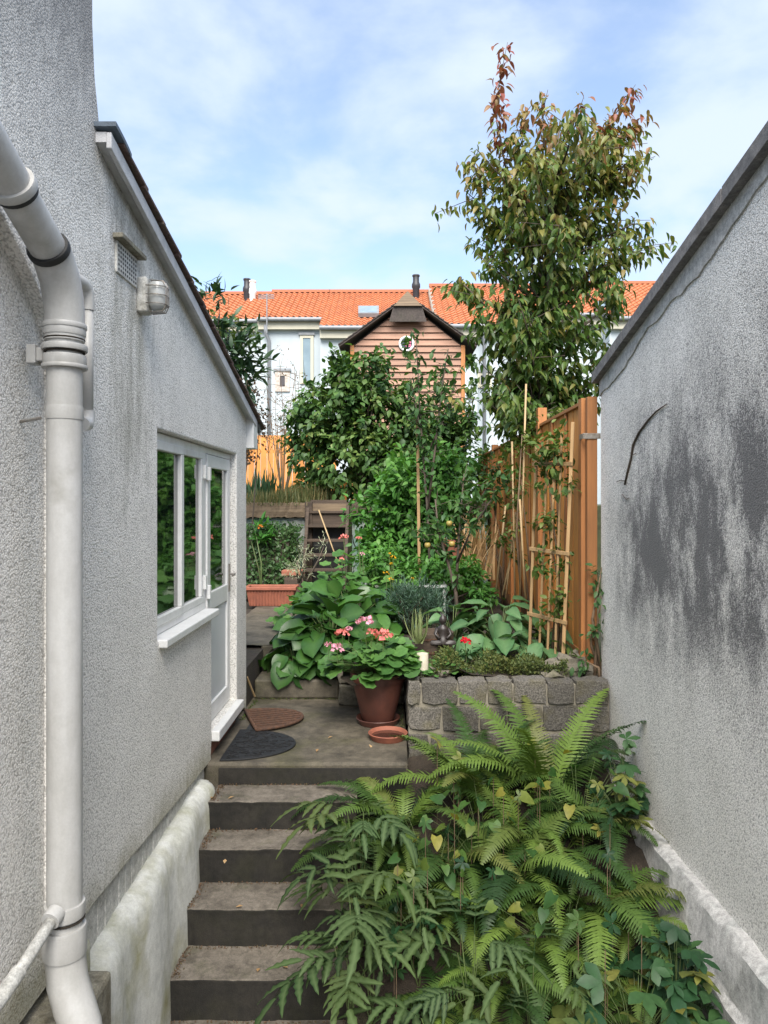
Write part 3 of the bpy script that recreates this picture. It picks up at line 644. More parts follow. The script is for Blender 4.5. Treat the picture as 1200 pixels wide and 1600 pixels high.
# low limewashed wall along the steps and its ledge
lw = thing('low_wall', (-1.3, 4.2, -3.0), 'rounded low white wall stained green between the extension and the steps', 'wall')
mb = MB(); ny = 30; prof = [(-1.42, 0.0), (-1.345, 0.0), (-1.29, -0.008), (-1.255, -0.03), (-1.235, -0.07), (-1.225, -0.14), (-1.215, -0.5), (-1.205, -1.3)]
g = np.random.default_rng(4); vs_ = []
for j in range(ny+1):
    y = 3.02 + (5.22-3.02)*j/ny; zt = -1.99 + 0.041*(y-3.0); wob = 0.012*math.sin(j*0.7)+g.normal(0, .004)
    endf = 0.05 if j == ny else (0.012 if j == ny-1 else 0)
    for i, (x, dz) in enumerate(prof): vs_.append((x + (wob if i > 2 else 0) - endf*(i > 2), y, zt+dz - endf + g.normal(0, .003)))
m_ = len(prof); fs_ = [(j*m_+i, j*m_+i+1, (j+1)*m_+i+1, (j+1)*m_+i) for j in range(ny) for i in range(m_-1)]
fs_ += [tuple(range(m_)), tuple(ny*m_+i for i in range(m_))]
mb.add(vs_, fs_).build('wall_body', M['lowwall'], lw, smooth=True, auto=50)
MB().box(-1.5, -1.17, 0.6, 3.1, -3.0, -1.95).build('ledge', M['ledge'], lw, bevel=0.02)
rb = MB(); rb.box(-1.36, -1.27, 2.93, 3.14, -2.0, -1.83); rb.build('broken_render', M['lowwall'], lw, bevel=0.03, seg=3)

# ------------------------------------------------------------------ right house
rh = thing('neighbour_extension', (1.75, 4.0, -2.2), 'grey-streaked roughcast gable wall with dark sloping coping on the right', 'building')
def zc(y): return 1.02 + (6.2-y)*0.212
MB().prism([(-1.2, -3.0), (6.2, -3.0), (6.2, zc(6.2)), (-1.2, zc(-1.2))], 1.75, 5.2).build('wall', M['dash_r'], rh, bevel=0.02, seg=3)
g = np.random.default_rng(31); bt = [(y_, zc(y_)-0.115+0.03*math.sin(y_*4.1)+g.normal(0, .010)) for y_ in np.linspace(-1.2, 6.195, 90)]
MB().prism(bt + [(6.195, zc(6.195)+0.01), (-1.2, zc(-1.2)+0.01)], 1.738, 1.80).build('render_band', M['render'], rh)
MCP = m_stained('weathered_coping', (0.17, 0.165, 0.165), (0.27, 0.25, 0.24), (0.10, 0.085, 0.07), 7, streaky=False)
for k in range(9):
    y1 = 6.24-k*0.82; y0 = y1-0.815
    MB().prism([(y0, zc(y0)), (y1, zc(y1)), (y1, zc(y1)+0.085), (y0, zc(y0)+0.085)], 1.685, 5.2).build('coping', MCP, rh, bevel=0.006)
pl = MB(); g = np.random.default_rng(9); vs_ = []; ny = 60; prof = [(1.76, 0.0), (1.70, -0.005), (1.668, -0.04), (1.66, -0.26), (1.64, -0.29), (1.615, -0.32), (1.605, -1.0)]
for j in range(ny+1):
    y = -0.5 + 6.6*j/ny
    for i, (x, dz) in enumerate(prof): vs_.append((x + g.normal(0, .006)*(i > 0), y, -2.12 - 0.02*(y-3.4) + dz + g.normal(0, .006)*(i < 3)))
m_ = len(prof); pl.add(vs_, [(j*m_+i, j*m_+i+1, (j+1)*m_+i+1, (j+1)*m_+i) for j in range(ny) for i in range(m_-1)])
pl.build('plinth', M['render'], rh, smooth=True, auto=40)
vine = thing('dead_vine', P(975, 757, 5.6), 'thin dead vine stem clinging in a curve to the roughcast wall', 'vine')
def onwall(u, v): 
    y = 1.742*F/(u-612); return Vector((1.742, y, (787-v)*y/F))
mb = MB(); mb.tube([onwall(u, v) for u, v in ((976, 757), (981, 735), (986, 715), (989, 695), (998, 676), (1012, 657), (1025, 643), (1042, 631))], [.007, .009, .008, .009, .008, .007, .006, .003], 6)
mb.tube([onwall(u, v) for u, v in ((978, 752), (970, 750), (963, 753))], .003, 5); mb.tube([onwall(u, v) for u, v in ((986, 712), (994, 708))], .003, 5)
mb.tube([onwall(u, v) for u, v in ((972, 772), (978, 780), (983, 778))], .003, 5)
mb.build('stem', M['bark'], vine, smooth=True)

# ------------------------------------------------------------------ granite block wall of the raised bed
sw = thing('block_wall', (0.9, 5.95, -1.85), 'low granite block retaining wall holding the planted bed', 'wall')
box('mortar_core', M['mortar'], sw, 0.135, 1.74, 5.917, 6.06, -2.1, -1.45)
def rock(x0, x1, y0, y1, z0, z1, seed, rough=0.010):
    import bmesh
    bm = bmesh.new(); bmesh.ops.create_cube(bm, size=1.0)
    bmesh.ops.subdivide_edges(bm, edges=bm.edges[:], cuts=2, use_grid_fill=True)
    g = np.random.default_rng(seed); c = Vector(((x0+x1)/2, (y0+y1)/2, (z0+z1)/2)); s = Vector((x1-x0, y1-y0, z1-z0))
    for v in bm.verts:
        e = sum(abs(abs(q)-0.5) < 1e-4 for q in v.co)
        k = {3: 0.98, 2: 0.992, 1: 1.0, 0: 1.0}[e]
        v.co = Vector([c[i] + v.co[i]*s[i]*k + g.normal(0, rough) for i in range(3)])
    mb = MB(); bm.verts.index_update(); mb.add([v.co.copy() for v in bm.verts], [[v.index for v in f.verts] for f in bm.faces]); bm.free(); return mb
sd = 100
for row, (z0, z1, cuts) in enumerate(((-1.60, -1.41, [0.125, 0.235, 0.53, 0.76, 0.97, 1.24, 1.46, 1.74]), (-1.815, -1.615, [0.125, 0.40, 0.70, 0.92, 1.20, 1.50, 1.74]), (-2.04, -1.83, [0.125, 0.3, 0.62, 0.9, 1.2, 1.5, 1.74]))):
    for a_, b_ in zip(cuts[:-1], cuts[1:]):
        sd += 1; rock(a_+0.007, b_-0.007, 5.895 + rnd.uniform(-.008, .008), 6.09, z0+0.003, z1-.003+rnd.uniform(-.010, .004), sd, 0.0055).build('block', M['granite'], sw, smooth=True, auto=20, bevel=0.005)
for y0 in (6.1, 6.45, 6.8):
    for z0, z1 in ((-1.615, -1.42), (-1.83, -1.62)):
        sd += 1; rock(0.125, 0.24, y0+0.005, y0+0.34, z0, z1, sd, 0.007).build('block', M['granite'], sw, smooth=True, auto=20, bevel=0.005)
s2 = thing('block_wall', (-0.4, 7.0, -1.85), 'short mossy stone kerb beside the upper step behind the flower pot', 'wall')
MS2 = m_stained('mossy_stone', (0.19, 0.17, 0.13), (0.11, 0.10, 0.075), (0.10, 0.11, 0.04), 7)
for (x0, x1, y0, y1, z0, z1) in ((-0.49, -0.30, 6.75, 7.05, -1.85, -1.66), (-0.29, 0.12, 6.78, 7.05, -1.85, -1.64), (-0.49, -0.12, 6.78, 7.05, -1.65, -1.46), (-0.11, 0.12, 6.78, 7.05, -1.63, -1.45), (-0.60, -0.42, 7.06, 7.5, -1.66, -1.45)):
    sd += 1; rock(x0, x1, y0, y1, z0, z1, sd, 0.01).build('stone', MS2, s2, smooth=True, auto=35, bevel=0.012)
kb = thing('path_edging', (-1.1, 7.8, -1.66), 'pale rough stone standing at the edge of the garden path', 'stone')
for (x0, x1, y0, y1, z0, z1) in ((-1.20, -1.03, 7.55, 7.75, -1.66, -1.40), (-1.15, -0.98, 7.8, 8.1, -1.46, -1.30)):
    sd += 1; rock(x0, x1, y0, y1, z0, z1, sd, 0.014).build('stone', M['granite'], kb, smooth=True, auto=35, bevel=0.015)
for i, (u, v, y, r_, lab) in enumerate(((858, 1040, 6.25, .11, 'rounded mossy rock at the foot of the trellis'), (893, 1028, 6.35, .12, 'flat slab of stone by the foot of the fence'), (892, 1043, 6.2, .09, 'brown broken stone lying below the flat slab'), (688, 1052, 6.12, .06, 'small mossy stone on top of the block wall'), (932, 1047, 6.25, .11, 'round brown boulder wedged against the roughcast wall'), (862, 1058, 6.1, .09, 'low grey stone behind the block wall coping'))):
    c = P(u, v, y); w = r_; h = r_*(0.35 if 'flat' in lab else 0.6)
    sd += 1; o = rock(c.x-w, c.x+w, y-w*.7, y+w*.7, -1.45, c.z+h*0.6, sd, 0.018).build('stone', MS2, None, smooth=True, auto=60, bevel=0.03, seg=3); tag(o, lab, 'stone', 'loose stones in the raised bed')

# ------------------------------------------------------------------ fence
fe = thing('wooden_fence', (1.66, 9.8, -1.4), 'tall orange-stained timber fence along the right of the garden', 'fence')
FXn = 1.665
for k in range(4):
    y0 = 6.42 + k*1.86; y1 = y0 + 1.78
    pn = box('panel', M['post'], fe, FXn+0.02, FXn+0.045, y0, y1, -0.95, -0.88)
    nb = 10; w = (y1-y0)/nb
    for i in range(nb):
        box('board', M['fence'], pn, FXn-0.004+0.004*(i % 2), FXn+0.012+0.002*(i % 3), y0+i*w+0.002, y0+(i+1)*w-0.002, -1.28, 0.85)
    for i in range(2): box('batten', M['post'], pn, FXn-0.028, FXn-0.007, y0+0.55+i*0.6, y0+0.60+i*0.6, -1.27, 0.849, 0.003)
    box('cap_rail', M['post'], pn, FXn-0.035, FXn+0.04, y0, y1, 0.852, 0.882, 0.003)
    gb = box('gravel_board', M['post'], pn, FXn-0.012, FXn+0.03, y0, y1, -1.46, -1.285)
for k in range(5):
    y0 = 6.30 + k*1.86
    box('post', M['post'], fe, FXn-0.05, FXn+0.05, y0, y0+0.10, -1.6, (0.90, 1.06, 0.93, 0.95, 0.93)[k], 0.004)
box('post', M['post'], fe, FXn-0.02, FXn+0.065, 6.215, 6.285, -1.6, 0.9, 0.004)
bk = MB(); bk.box(FXn-0.06, FXn+0.09, 6.205, 6.212, 0.545, 0.592); bk.box(FXn-0.058, FXn-0.052, 6.205, 6.33, 0.546, 0.591); bk.build('bracket', M['steel'], fe, bevel=0.002)

# ------------------------------------------------------------------ far terrace: retaining wall, sleeper, steps
rw = thing('retaining_wall', (-1.9, 12.3, -1.45), 'painted grey-green retaining wall topped by a weathered timber sleeper', 'wall')
MRW = m_stained('mural_wall', (0.34, 0.36, 0.32), (0.16, 0.30, 0.25), (0.30, 0.28, 0.22), 2.2, (0.42, 0.6), (0.5, 0.7))
box('wall_face', MRW, rw, -6.0, -1.42, 12.30, 12.42, -1.5, -0.235)
sdm = MB()
g = np.random.default_rng(12); n = 60; vs_ = []
for i in range(n+1):
    x = -4.2 + 2.8*i/n
    for (yy, zz) in ((12.20, -0.225), (12.19, -0.13), (12.20, 0.01), (12.44, 0.02), (12.44, -0.225)): vs_.append((x, yy+g.normal(0, .008), zz+g.normal(0, .007)))
fs_ = [(i*5+k, i*5+(k+1) % 5, (i+1)*5+(k+1) % 5, (i+1)*5+k) for i in range(n) for k in range(5)] + [(0,1,2,3,4), tuple(n*5+k for k in range(5))]
sdm.add(vs_, fs_).build('sleeper', M['sleeper'], rw)
box('wall_face', MRW, rw, -0.66, 1.6, 12.32, 12.42, -1.5, -0.2); box('sleeper', M['darkwood'], rw, -0.66, 1.6, 12.2, 12.43, -0.2, 0.02, 0.01)
ws = thing('wooden_steps', (-1.05, 12.0, -1.45), 'steep dark timber steps climbing to the upper terrace', 'steps')
for x in (-1.37, -0.72): MB().obox((x, 11.35, -1.42), (x, 12.2, -0.02), 0.05, 0.16).build('stringer', M['darkwood'], ws, bevel=0.005)
for k in range(6):
    t = (k+0.7)/6; y = 11.35+0.85*t; z = -1.42+1.35*t
    box('tread', M['darkwood'], ws, -1.345, -0.745, y-0.10, y+0.10, z-0.02, z+0.02, 0.004)
    if k > 3: box('riser', M['darkwood'], ws, -1.345, -0.745, y+0.085, y+0.11, z+0.02, z+0.2, 0.003)
box('shade_backing', M['seal'], ws, -1.36, -0.73, 12.2, 12.25, -1.45, -0.16); box('newel', M['darkwood'], ws, -1.42, -1.3, 12.08, 12.19, -1.45, 0.03, 0.006); box('header', M['sleeper'], ws, -1.30, -0.70, 12.13, 12.19, -0.15, 0.0, 0.006)  # black sheet behind the treads added as the shadow in the openings
ck = thing('garden_cane', P(530, 885, 11.2), 'pale cane leaning across the timber steps', 'cane')
MB().tube([P(498, 797, 11.5), P(532, 890, 11.1)], 0.011, 7).build('cane', M['cane'], ck, smooth=True)
hp = thing('timber_post', P(537, 790, 12.6), 'orange timber post standing at the top of the wooden steps', 'post')
box('post', M['fence'], hp, -0.87, -0.77, 12.62, 12.72, -0.05, 0.40, 0.004); box('cap', M['plinth'], hp, -0.90, -0.74, 12.60, 12.74, 0.402, 0.425, 0.003)
bf = thing('wooden_fence', (-3.0, 17.5, 0), 'sunlit orange fence seen behind bare twigs at the back left', 'fence')
for i in range(26): box('board', M['fence'], bf, -5.2+i*0.15, -5.2+i*0.15+0.14, 17.5+0.01*(i % 2), 17.52+0.01*(i % 2), -0.05, 1.62)
box('rail', M['post'], bf, -5.2, -1.3, 17.535, 17.57, 1.2, 1.28); box('rail', M['post'], bf, -5.2, -1.3, 17.535, 17.57, 0.3, 0.38)

# ------------------------------------------------------------------ playhouse with half-hipped gable
ph = thing('garden_playhouse', (0.36, 17.5, 0.0), 'brown boarded gable-roofed playhouse standing above the shrubs', 'shed')
HY = 16.7; HX = 0.36; HW = 1.235; ZA = 4.62; SL = 0.80
def zroof(x): return ZA - abs(x-HX)*SL
body = MB(); body.add([(HX-HW, HY+.03, 0), (HX+HW, HY+.03, 0), (HX+HW, HY+.03, zroof(HX+HW)-.05), (HX, HY+.03, ZA-.05), (HX-HW, HY+.03, zroof(HX-HW)-.05),
                       (HX-HW, HY+2.4, 0), (HX+HW, HY+2.4, 0), (HX+HW, HY+2.4, zroof(HX+HW)-.05), (HX, HY+2.4, ZA-.05), (HX-HW, HY+2.4, zroof(HX-HW)-.05)],
                      [(0,1,2,3,4), (9,8,7,6,5), (0,5,6,1), (1,6,7,2), (2,7,8,3), (3,8,9,4), (4,9,5,0)])
body.build('shell', M['darkwood'], ph)
z = 1.2
while z < ZA-0.42:
    h = 0.155; z1 = min(z+h, 9)
    def half(zz): return min(HW, (ZA-0.10-zz)/SL)
    a0, a1 = half(z), half(z1)
    if a1 > 0.1:
        mb = MB(); mb.add([(HX-a0, HY-0.04, z), (HX+a0, HY-0.04, z), (HX+a1, HY+0.004, z1), (HX-a1, HY+0.004, z1), (HX-a0, HY+0.028, z), (HX+a0, HY+0.028, z), (HX+a1, HY+0.028, z1), (HX-a1, HY+0.028, z1)],
                          [(0,1,2,3), (7,6,5,4), (0,4,5,1), (1,5,6,2), (2,6,7,3), (3,7,4,0)]); mb.build('board', M['siding'], ph)
    z += 0.148
box('corner_post', M['post'], ph, HX+HW-0.03, HX+HW+0.06, HY-0.045, HY+0.06, 0, zroof(HX+HW)-0.06, 0.004)
box('corner_post', M['post'], ph, HX-HW-0.06, HX-HW+0.03, HY-0.045, HY+0.06, 0, zroof(HX-HW)-0.06, 0.004)
MSH = m_stained('dark_shingle', (0.085, 0.068, 0.06), (0.05, 0.042, 0.038), (0.06, 0.06, 0.04), 6)
for s in (-1, 1):
    rp = MB(); xt = HX + s*0.26; xe = HX + s*(HW+0.30)
    yf = HY-0.24
    rp.add([(xt, yf, zroof(xt)), (xe, yf, zroof(xe)+0.10), (xe, HY+2.6, zroof(xe)+0.10), (xt, HY+2.6, zroof(xt)),
            (xt, yf, zroof(xt)+0.035), (xe, yf, zroof(xe)+0.135), (xe, HY+2.6, zroof(xe)+0.135), (xt, HY+2.6, zroof(xt)+0.035)],
           [(0,1,2,3), (7,6,5,4), (0,4,5,1), (1,5,6,2), (2,6,7,3), (3,7,4,0)])
    slab = rp.build('roof_slope', MSH, ph)
    for k in range(12):
        t0, t1 = k/12, (k+1.15)/12; a_ = Vector((xt+(xe-xt)*t0, 0, zroof(xt)+(zroof(xe)+0.10-zroof(xt))*t0+0.04)); b_ = Vector((xt+(xe-xt)*t1, 0, zroof(xt)+(zroof(xe)+0.10-zroof(xt))*t1+0.055))
        MB().add([(a_.x, yf-0.02, a_.z), (b_.x, yf-0.02, b_.z), (b_.x, HY+2.62, b_.z), (a_.x, HY+2.62, a_.z), (a_.x, yf-0.02, a_.z+.02), (b_.x, yf-0.02, b_.z+.025), (b_.x, HY+2.62, b_.z+.025), (a_.x, HY+2.62, a_.z+.02)],
                 [(0,1,2,3), (7,6,5,4), (0,4,5,1), (1,5,6,2), (2,6,7,3), (3,7,4,0)]).build('shingle', MSH, slab)
hip = MB(); zb = zroof(HX+0.32)+0.03
hip.add([(HX-0.32, HY-0.29, zb), (HX+0.32, HY-0.29, zb), (HX, HY+0.05, ZA+0.20), (HX-0.32, HY+2.62, zb), (HX+0.32, HY+2.62, zb), (HX, HY+2.62, ZA+0.20)],
        [(0,1,2), (0,2,5,3), (1,4,5,2), (3,5,4), (0,3,4,1)]); hip.build('half_hip', M['sleeper'], ph)
gb_ = MB(); gz = zroof(HX+0.30)-0.02; gb_.add([(HX-0.42, HY-0.22, gz-0.30), (HX+0.42, HY-0.22, gz-0.30), (HX+0.32, HY-0.235, gz+0.03), (HX-0.32, HY-0.235, gz+0.03), (HX-0.42, HY-0.20, gz-0.30), (HX+0.42, HY-0.20, gz-0.30), (HX+0.32, HY-0.22, gz+0.03), (HX-0.32, HY-0.22, gz+0.03)], [(0,1,2,3), (7,6,5,4), (0,4,5,1), (1,5,6,2), (2,6,7,3), (3,7,4,0)]); gb_.build('gable_shade_board', MSH, ph)  # dark board put in as the shadow below the half hip
cx, cz = 0.335, 3.60
rg = MB()
for k in range(28):
    pass
rgp = [(0.125, 0.0), (0.13, 0.03), (0.165, 0.035), (0.18, 0.02), (0.18, -0.01)]
n = 28; vs_ = [(cx+r*math.cos(2*math.pi*k/n), HY-0.045-h, cz+r*math.sin(2*math.pi*k/n)) for r, h in rgp for k in range(n)]
rg.add(vs_, [(i*n+k, i*n+(k+1) % n, (i+1)*n+(k+1) % n, (i+1)*n+k) for i in range(len(rgp)-1) for k in range(n)])
ph_w = rg.build('porthole', M['upvc'], ph, smooth=True)
dk = MB(); dk.add([(cx+0.13*math.cos(2*math.pi*k/n), HY-0.05, cz+0.13*math.sin(2*math.pi*k/n)) for k in range(n)], [tuple(range(n))]); dk.build('pane', M['glass'], ph_w)
pk = MB(); pk.box(cx-0.02, cx+0.10, HY-0.06, HY-0.052, cz-0.07, cz+0.05); pk.build('pink_sticker', m_plain('pink_paper', (0.62, 0.12, 0.25), rough=0.6, bs_=0), ph_w)

# ------------------------------------------------------------------ terraced houses behind
MTILE = m_stained('orange_pantile', (0.52, 0.195, 0.085), (0.40, 0.14, 0.065), (0.42, 0.20, 0.11), 2.2, (0.4, 0.7), (0.55, 0.8), 0.8, False, 0.0, 0.7)
MHW = m_plain('pale_blue_render', (0.43, 0.475, 0.50), (0.39, 0.44, 0.47), 0.9, 1.5, 0.1, world=True)
MHC = m_plain('cream_fascia', (0.50, 0.47, 0.37), (0.44, 0.415, 0.33), 0.7, 2, 0.0)
MGU = m_plain('zinc_gutter', (0.24, 0.25, 0.27), (0.18, 0.19, 0.2), 0.5, 4, 0.0)
MFL = m_plain('black_flue', (0.03, 0.03, 0.035), rough=0.5, bs_=0)
MPG = m_plain('pale_window_pane', (0.22, 0.29, 0.33), (0.16, 0.22, 0.26), 0.15, 2, 0.0, spec=0.6)
def pantiles(name, parent, x0, x1, ye, ze, yr, zrr):
    nr = max(4, int(round(math.hypot(yr-ye, zrr-ze)/0.34))); pw = 0.24; nc = int((x1-x0)/pw); k = 6
    nx = nc*k+1; vs_ = []; n_ = Vector((0, -(zrr-ze), (yr-ye))).normalized()
    xs = np.linspace(x0, x1, nx)
    for r in range(nr):
        for e, lift in ((0, 0.05), (1, 0.0)):
            t = (r+e)/nr
            for i in range(nx):
                w = 0.035*math.sin(2*math.pi*(i/k)) + lift
                p = Vector((xs[i], ye+(yr-ye)*t, ze+(zrr-ze)*t)) + n_*w; vs_.append(p)
    fs_ = [(j*nx+i, j*nx+i+1, (j+1)*nx+i+1, (j+1)*nx+i) for j in range(2*nr-1) for i in range(nx-1)]
    o = MB().add(vs_, fs_).build(name, MTILE, parent); o['kind'] = 'stuff'
    MB().obox((x0, yr, zrr+0.06), (x1, yr, zrr+0.06), 0.2, 0.12).build('ridge', m_ridge, o)
    return o
m_ridge = m_plain('ridge_tile', (0.42, 0.15, 0.075), rough=0.8, bs_=0)
def house(label, spans, ridge_z, wally, x0, x1, yr=34.0):
    t = thing('terraced_house', ((x0+x1)/2, 30, 0), label, 'house', 'terraced houses behind the garden')
    for (a_, b_, ye, ze) in spans:
        wy = ye+0.35
        box('wall', MHW, t, a_, b_, wy, yr+3, -0.03, ze-0.05)
        MB().add([(a_, wy, ze-0.04), (a_, yr, ridge_z-0.12), (a_, yr+3, ze-0.04), (b_, wy, ze-0.04), (b_, yr, ridge_z-0.12), (b_, yr+3, ze-0.04)],
                 [(0,1,2), (5,4,3), (0,3,4,1), (1,4,5,2), (0,2,5,3)]).build('loft', MHW, t)
        pantiles('roof', t, a_-0.02, b_+0.02, ye, ze, yr, ridge_z)
        box('fascia', MHC, t, a_, b_, ye+0.12, wy-0.002, ze-0.42, ze-0.06)
        MB().tube([(a_, ye-0.02, ze-0.05), (b_, ye-0.02, ze-0.05)], 0.085, 8).build('gutter', MGU, t, smooth=True, auto=50)
    return t
def wnd(t, u0, u1, v0, v1, y, frame=MHC, pane=None, fw=0.12, lint=True):
    a_, b_ = P(u0, v0, y), P(u1, v1, y); x0, x1, z1, z0 = a_.x, b_.x, a_.z, b_.z
    mb = MB(); mb.box(x0, x1, y-0.06, y+0.02, z1-fw, z1); mb.box(x0, x1, y-0.06, y+0.02, z0, z0+fw); mb.box(x0, x0+fw, y-0.06, y+0.02, z0+fw, z1-fw); mb.box(x1-fw, x1, y-0.06, y+0.02, z0+fw, z1-fw)
    w = mb.build('window', frame, t)
    box('pane', pane or MPG, w, x0+fw, x1-fw, y-0.03, y+0.01, z0+fw, z1-fw)
    if lint: box('lintel', MGU, w, x0-0.05, x1+0.05, y-0.10, y+0.02, z1+0.002, z1+0.10)
    return w
S = 0.55
hA = house('far house at the left end with lower orange roof and two flues', [(-9.5, -5.5, 30.3, 9.62-(34-30.3)*S-0.05)], 9.62, 30, -9.5, -5.5)
for u, mat, top in ((386, MFL, 436), (394.5, M['upvc'], 439)):
    p_ = P(u, 470, 33.2); zt = (787-top)*33.2/F
    fl_ = MB(); fl_.lathe([(0.15, p_.z-0.6), (0.15, zt-0.62), (0.19, zt-0.55), (0.19, zt-0.42), (0.14, zt-0.3), (0.14, zt-0.08), (0.17, zt-0.06), (0.17, zt), (0.0, zt)], (p_.x, 33.2, 0), 14); fl_.build('flue', mat, hA, smooth=True, auto=40)
hB = house('far pale-blue house in the middle with tall narrow window and orange roof', [(-5.48, -2.85, 30.08, 9.71-(34-30.08)*S), (-2.83, 1.72, 28.98, 9.71-(34-28.98)*S)], 9.71, 30, -5.48, 1.72)
wnd(hB, 469, 490, 524, 600, 30.43); wnd(hB, 430, 453, 580, 612, 30.43, m_plain('mottled_frame', (0.55, 0.52, 0.48), (0.3, 0.24, 0.2), 0.8, 9, 0, world=True), m_plain('dim_pane', (0.08, 0.07, 0.07), rough=0.2, bs_=0), 0.2)
def skylight(t, u0, u1, v0, v1, rz):
    def onroof(u, v):
        q = (787-v)/F; y = (34*S - rz)/(S-q); return Vector(((u-612)*y/F, y-0.08, q*y+0.10))
    c = [onroof(u0, v1), onroof(u1, v1), onroof(u1, v0), onroof(u0, v0)]; n_ = (c[1]-c[0]).cross(c[3]-c[0]).normalized()*0.08
    f = MB().add([p-n_ for p in c]+[p+n_ for p in c], [(0,3,2,1), (4,5,6,7), (0,1,5,4), (1,2,6,5), (2,3,7,6), (3,0,4,7)]).build('skylight', MGU, t)
    m_ = sum(c, Vector())/4; ci = [m_+(p-m_)*0.82 for p in c]
    MB().add([p+n_*0.9 for p in ci]+[p+n_*1.15 for p in ci], [(0,3,2,1), (4,5,6,7), (0,1,5,4), (1,2,6,5), (2,3,7,6), (3,0,4,7)]).build('pane', MPG, f)
skylight(hB, 560, 592, 485, 497, 9.71)
p_ = P(650, 470, 33.2); zt = (787-430)*33.2/F
fl_ = MB(); fl_.lathe([(0.15, p_.z-0.8), (0.15, zt-0.62), (0.19, zt-0.55), (0.19, zt-0.42), (0.14, zt-0.3), (0.14, zt-0.08), (0.17, zt-0.06), (0.17, zt), (0.0, zt)], (p_.x, 33.2, 0), 14); fl_.build('flue', MFL, hB, smooth=True, auto=40)
hC = house('far house right of the playhouse with raised orange roof', [(1.74, 4.3, 28.3, 9.98-(34-28.3)*S), (4.32, 8.6, 29.77, 9.98-(34-29.77)*S)], 9.98, 30, 1.74, 8.6)
wnd(hC, 746, 768, 582, 606, 28.64, MHC, m_plain('dark_pane', (0.05, 0.06, 0.08), rough=0.15, bs_=0), 0.12)
box('vent_plate', MHW, hC, *[P(u, 600, 28.5).x for u in (721, 746)], 28.45, 28.66, P(0, 645, 28.5).z, P(0, 592, 28.5).z)
vm = MB()
for k in range(4):
    zz = P(0, 612+k*5, 28.4).z; x_ = P(733, 0, 28.4).x; vm.tube([(x_-0.13, 28.44, zz), (x_, 28.43, zz-0.05), (x_+0.13, 28.44, zz)], 0.02, 6)
vm.build('vent_slots', MGU, hC)
skylight(hC, 930, 955, 478, 487, 9.98)
hD = house('far house at the right end half hidden by the cherry tree', [(8.62, 14.5, 28.9, 10.1-(34-28.9)*S)], 10.1, 30, 8.62, 14.5)
for t, x, z1 in ((hB, P(418, 0, 30).x, 7.3), (hC, P(757, 0, 28.2).x, 6.9), (hB, P(577, 0, 28.9).x, 6.95)):
    y_ = 30.3 if x < -4 else (28.2 if x > 2 else 28.9)
    MB().tube([(x-0.12, y_-0.1, z1), (x-0.12, y_-0.1, z1-0.3), (x, y_+0.06, z1-0.6), (x, y_+0.06, 0)], 0.07, 8).build('downpipe', MGU, t, smooth=True)
an = MB(); ax = P(417, 0, 29.9).x; an.tube([(ax, 29.9, 6.9), (ax, 29.9, 8.5)], 0.025, 6)
for k in range(4): an.tube([(ax-0.35, 29.9, 8.3+k*0.05-0.02), (ax+0.3, 29.9, 8.3+k*0.05)], 0.015, 5)
an.build('aerial', MGU, hB)
vg = MB()   # stepped verge between the two roofs
for k in range(9):
    t_ = k/9; y_ = 28.3+(33.9-28.3)*t_; z_ = 9.98-(34-y_)*S; vg.box(1.66, 1.80, y_, y_+0.45, z_-0.28, z_+0.10+0.0)
vg.build('verge', M['steel'], hC)
# ------------------------------------------------------------------ ferns
def frond_t(L=1.0, a0=60, a1=-45, npair=24, wmax=0.20, seed=0, twist=0.0):
    g = np.random.default_rng(seed); vs_, fs_ = [], []
    n = 60; pts = [np.array([0.0, 0.0, 0.0])]; side = g.normal(0, 0.15)
    for i in range(n):
        t = i/n; a = R(a0 + (a1-a0)*t**1.3); pts.append(pts[-1] + np.array([side*t, math.cos(a), math.sin(a)])*L/n)
    pts = np.array(pts)
    def at(t): x = t*n; i = min(int(x), n-1); return pts[i] + (pts[i+1]-pts[i])*(x-i)
    for i in range(0, n, 6):                       # rachis
        a_, b_ = pts[i], pts[min(i+6, n)]; w = 0.006*(1-i/n)+0.0015; k = len(vs_)
        vs_ += [tuple(a_+np.array([-w, 0, 0])), tuple(a_+np.array([w, 0, 0])), tuple(b_+np.array([w*.85, 0, 0])), tuple(b_+np.array([-w*.85, 0, 0]))]; fs_.append((k, k+1, k+2, k+3))
    for j in range(npair):
        t = 0.16 + 0.83*(j/(npair-1))**0.92; p = at(t); d = at(min(1, t+0.02)) - at(max(0, t-0.02)); d /= np.linalg.norm(d)
        s = (t-0.16)/0.84
        ln = wmax*L*min(1, 0.5+2.2*s)*(1-s)**0.75 + 0.012*L
        hw = 0.83*L/npair*0.52
        for sgn in (-1, 1):
            x = np.array([sgn, 0, 0]); nrm = np.cross(np.array([1, 0, 0]), d)
            dr = x*0.92 + d*0.36 + nrm*g.normal(0.05, 0.10); dr /= np.linalg.norm(dr); w = np.cross(dr, nrm); w /= np.linalg.norm(w)
            m = 5; k = len(vs_); lj = ln*g.uniform(0.9, 1.08)
            for q in range(m+1):
                f = q/m; c = p + dr*lj*f - nrm*lj*0.22*f*f; h = hw*(1-f**1.6)*(1.0 if q % 2 == 0 else 0.62) + 0.0008
                vs_ += [tuple(c - w*h), tuple(c), tuple(c + w*h)]
            for q in range(m): b_ = k+q*3; fs_ += [(b_, b_+1, b_+4, b_+3), (b_+1, b_+2, b_+5, b_+4)]
    return np.array(vs_), fs_, np.zeros(len(vs_))
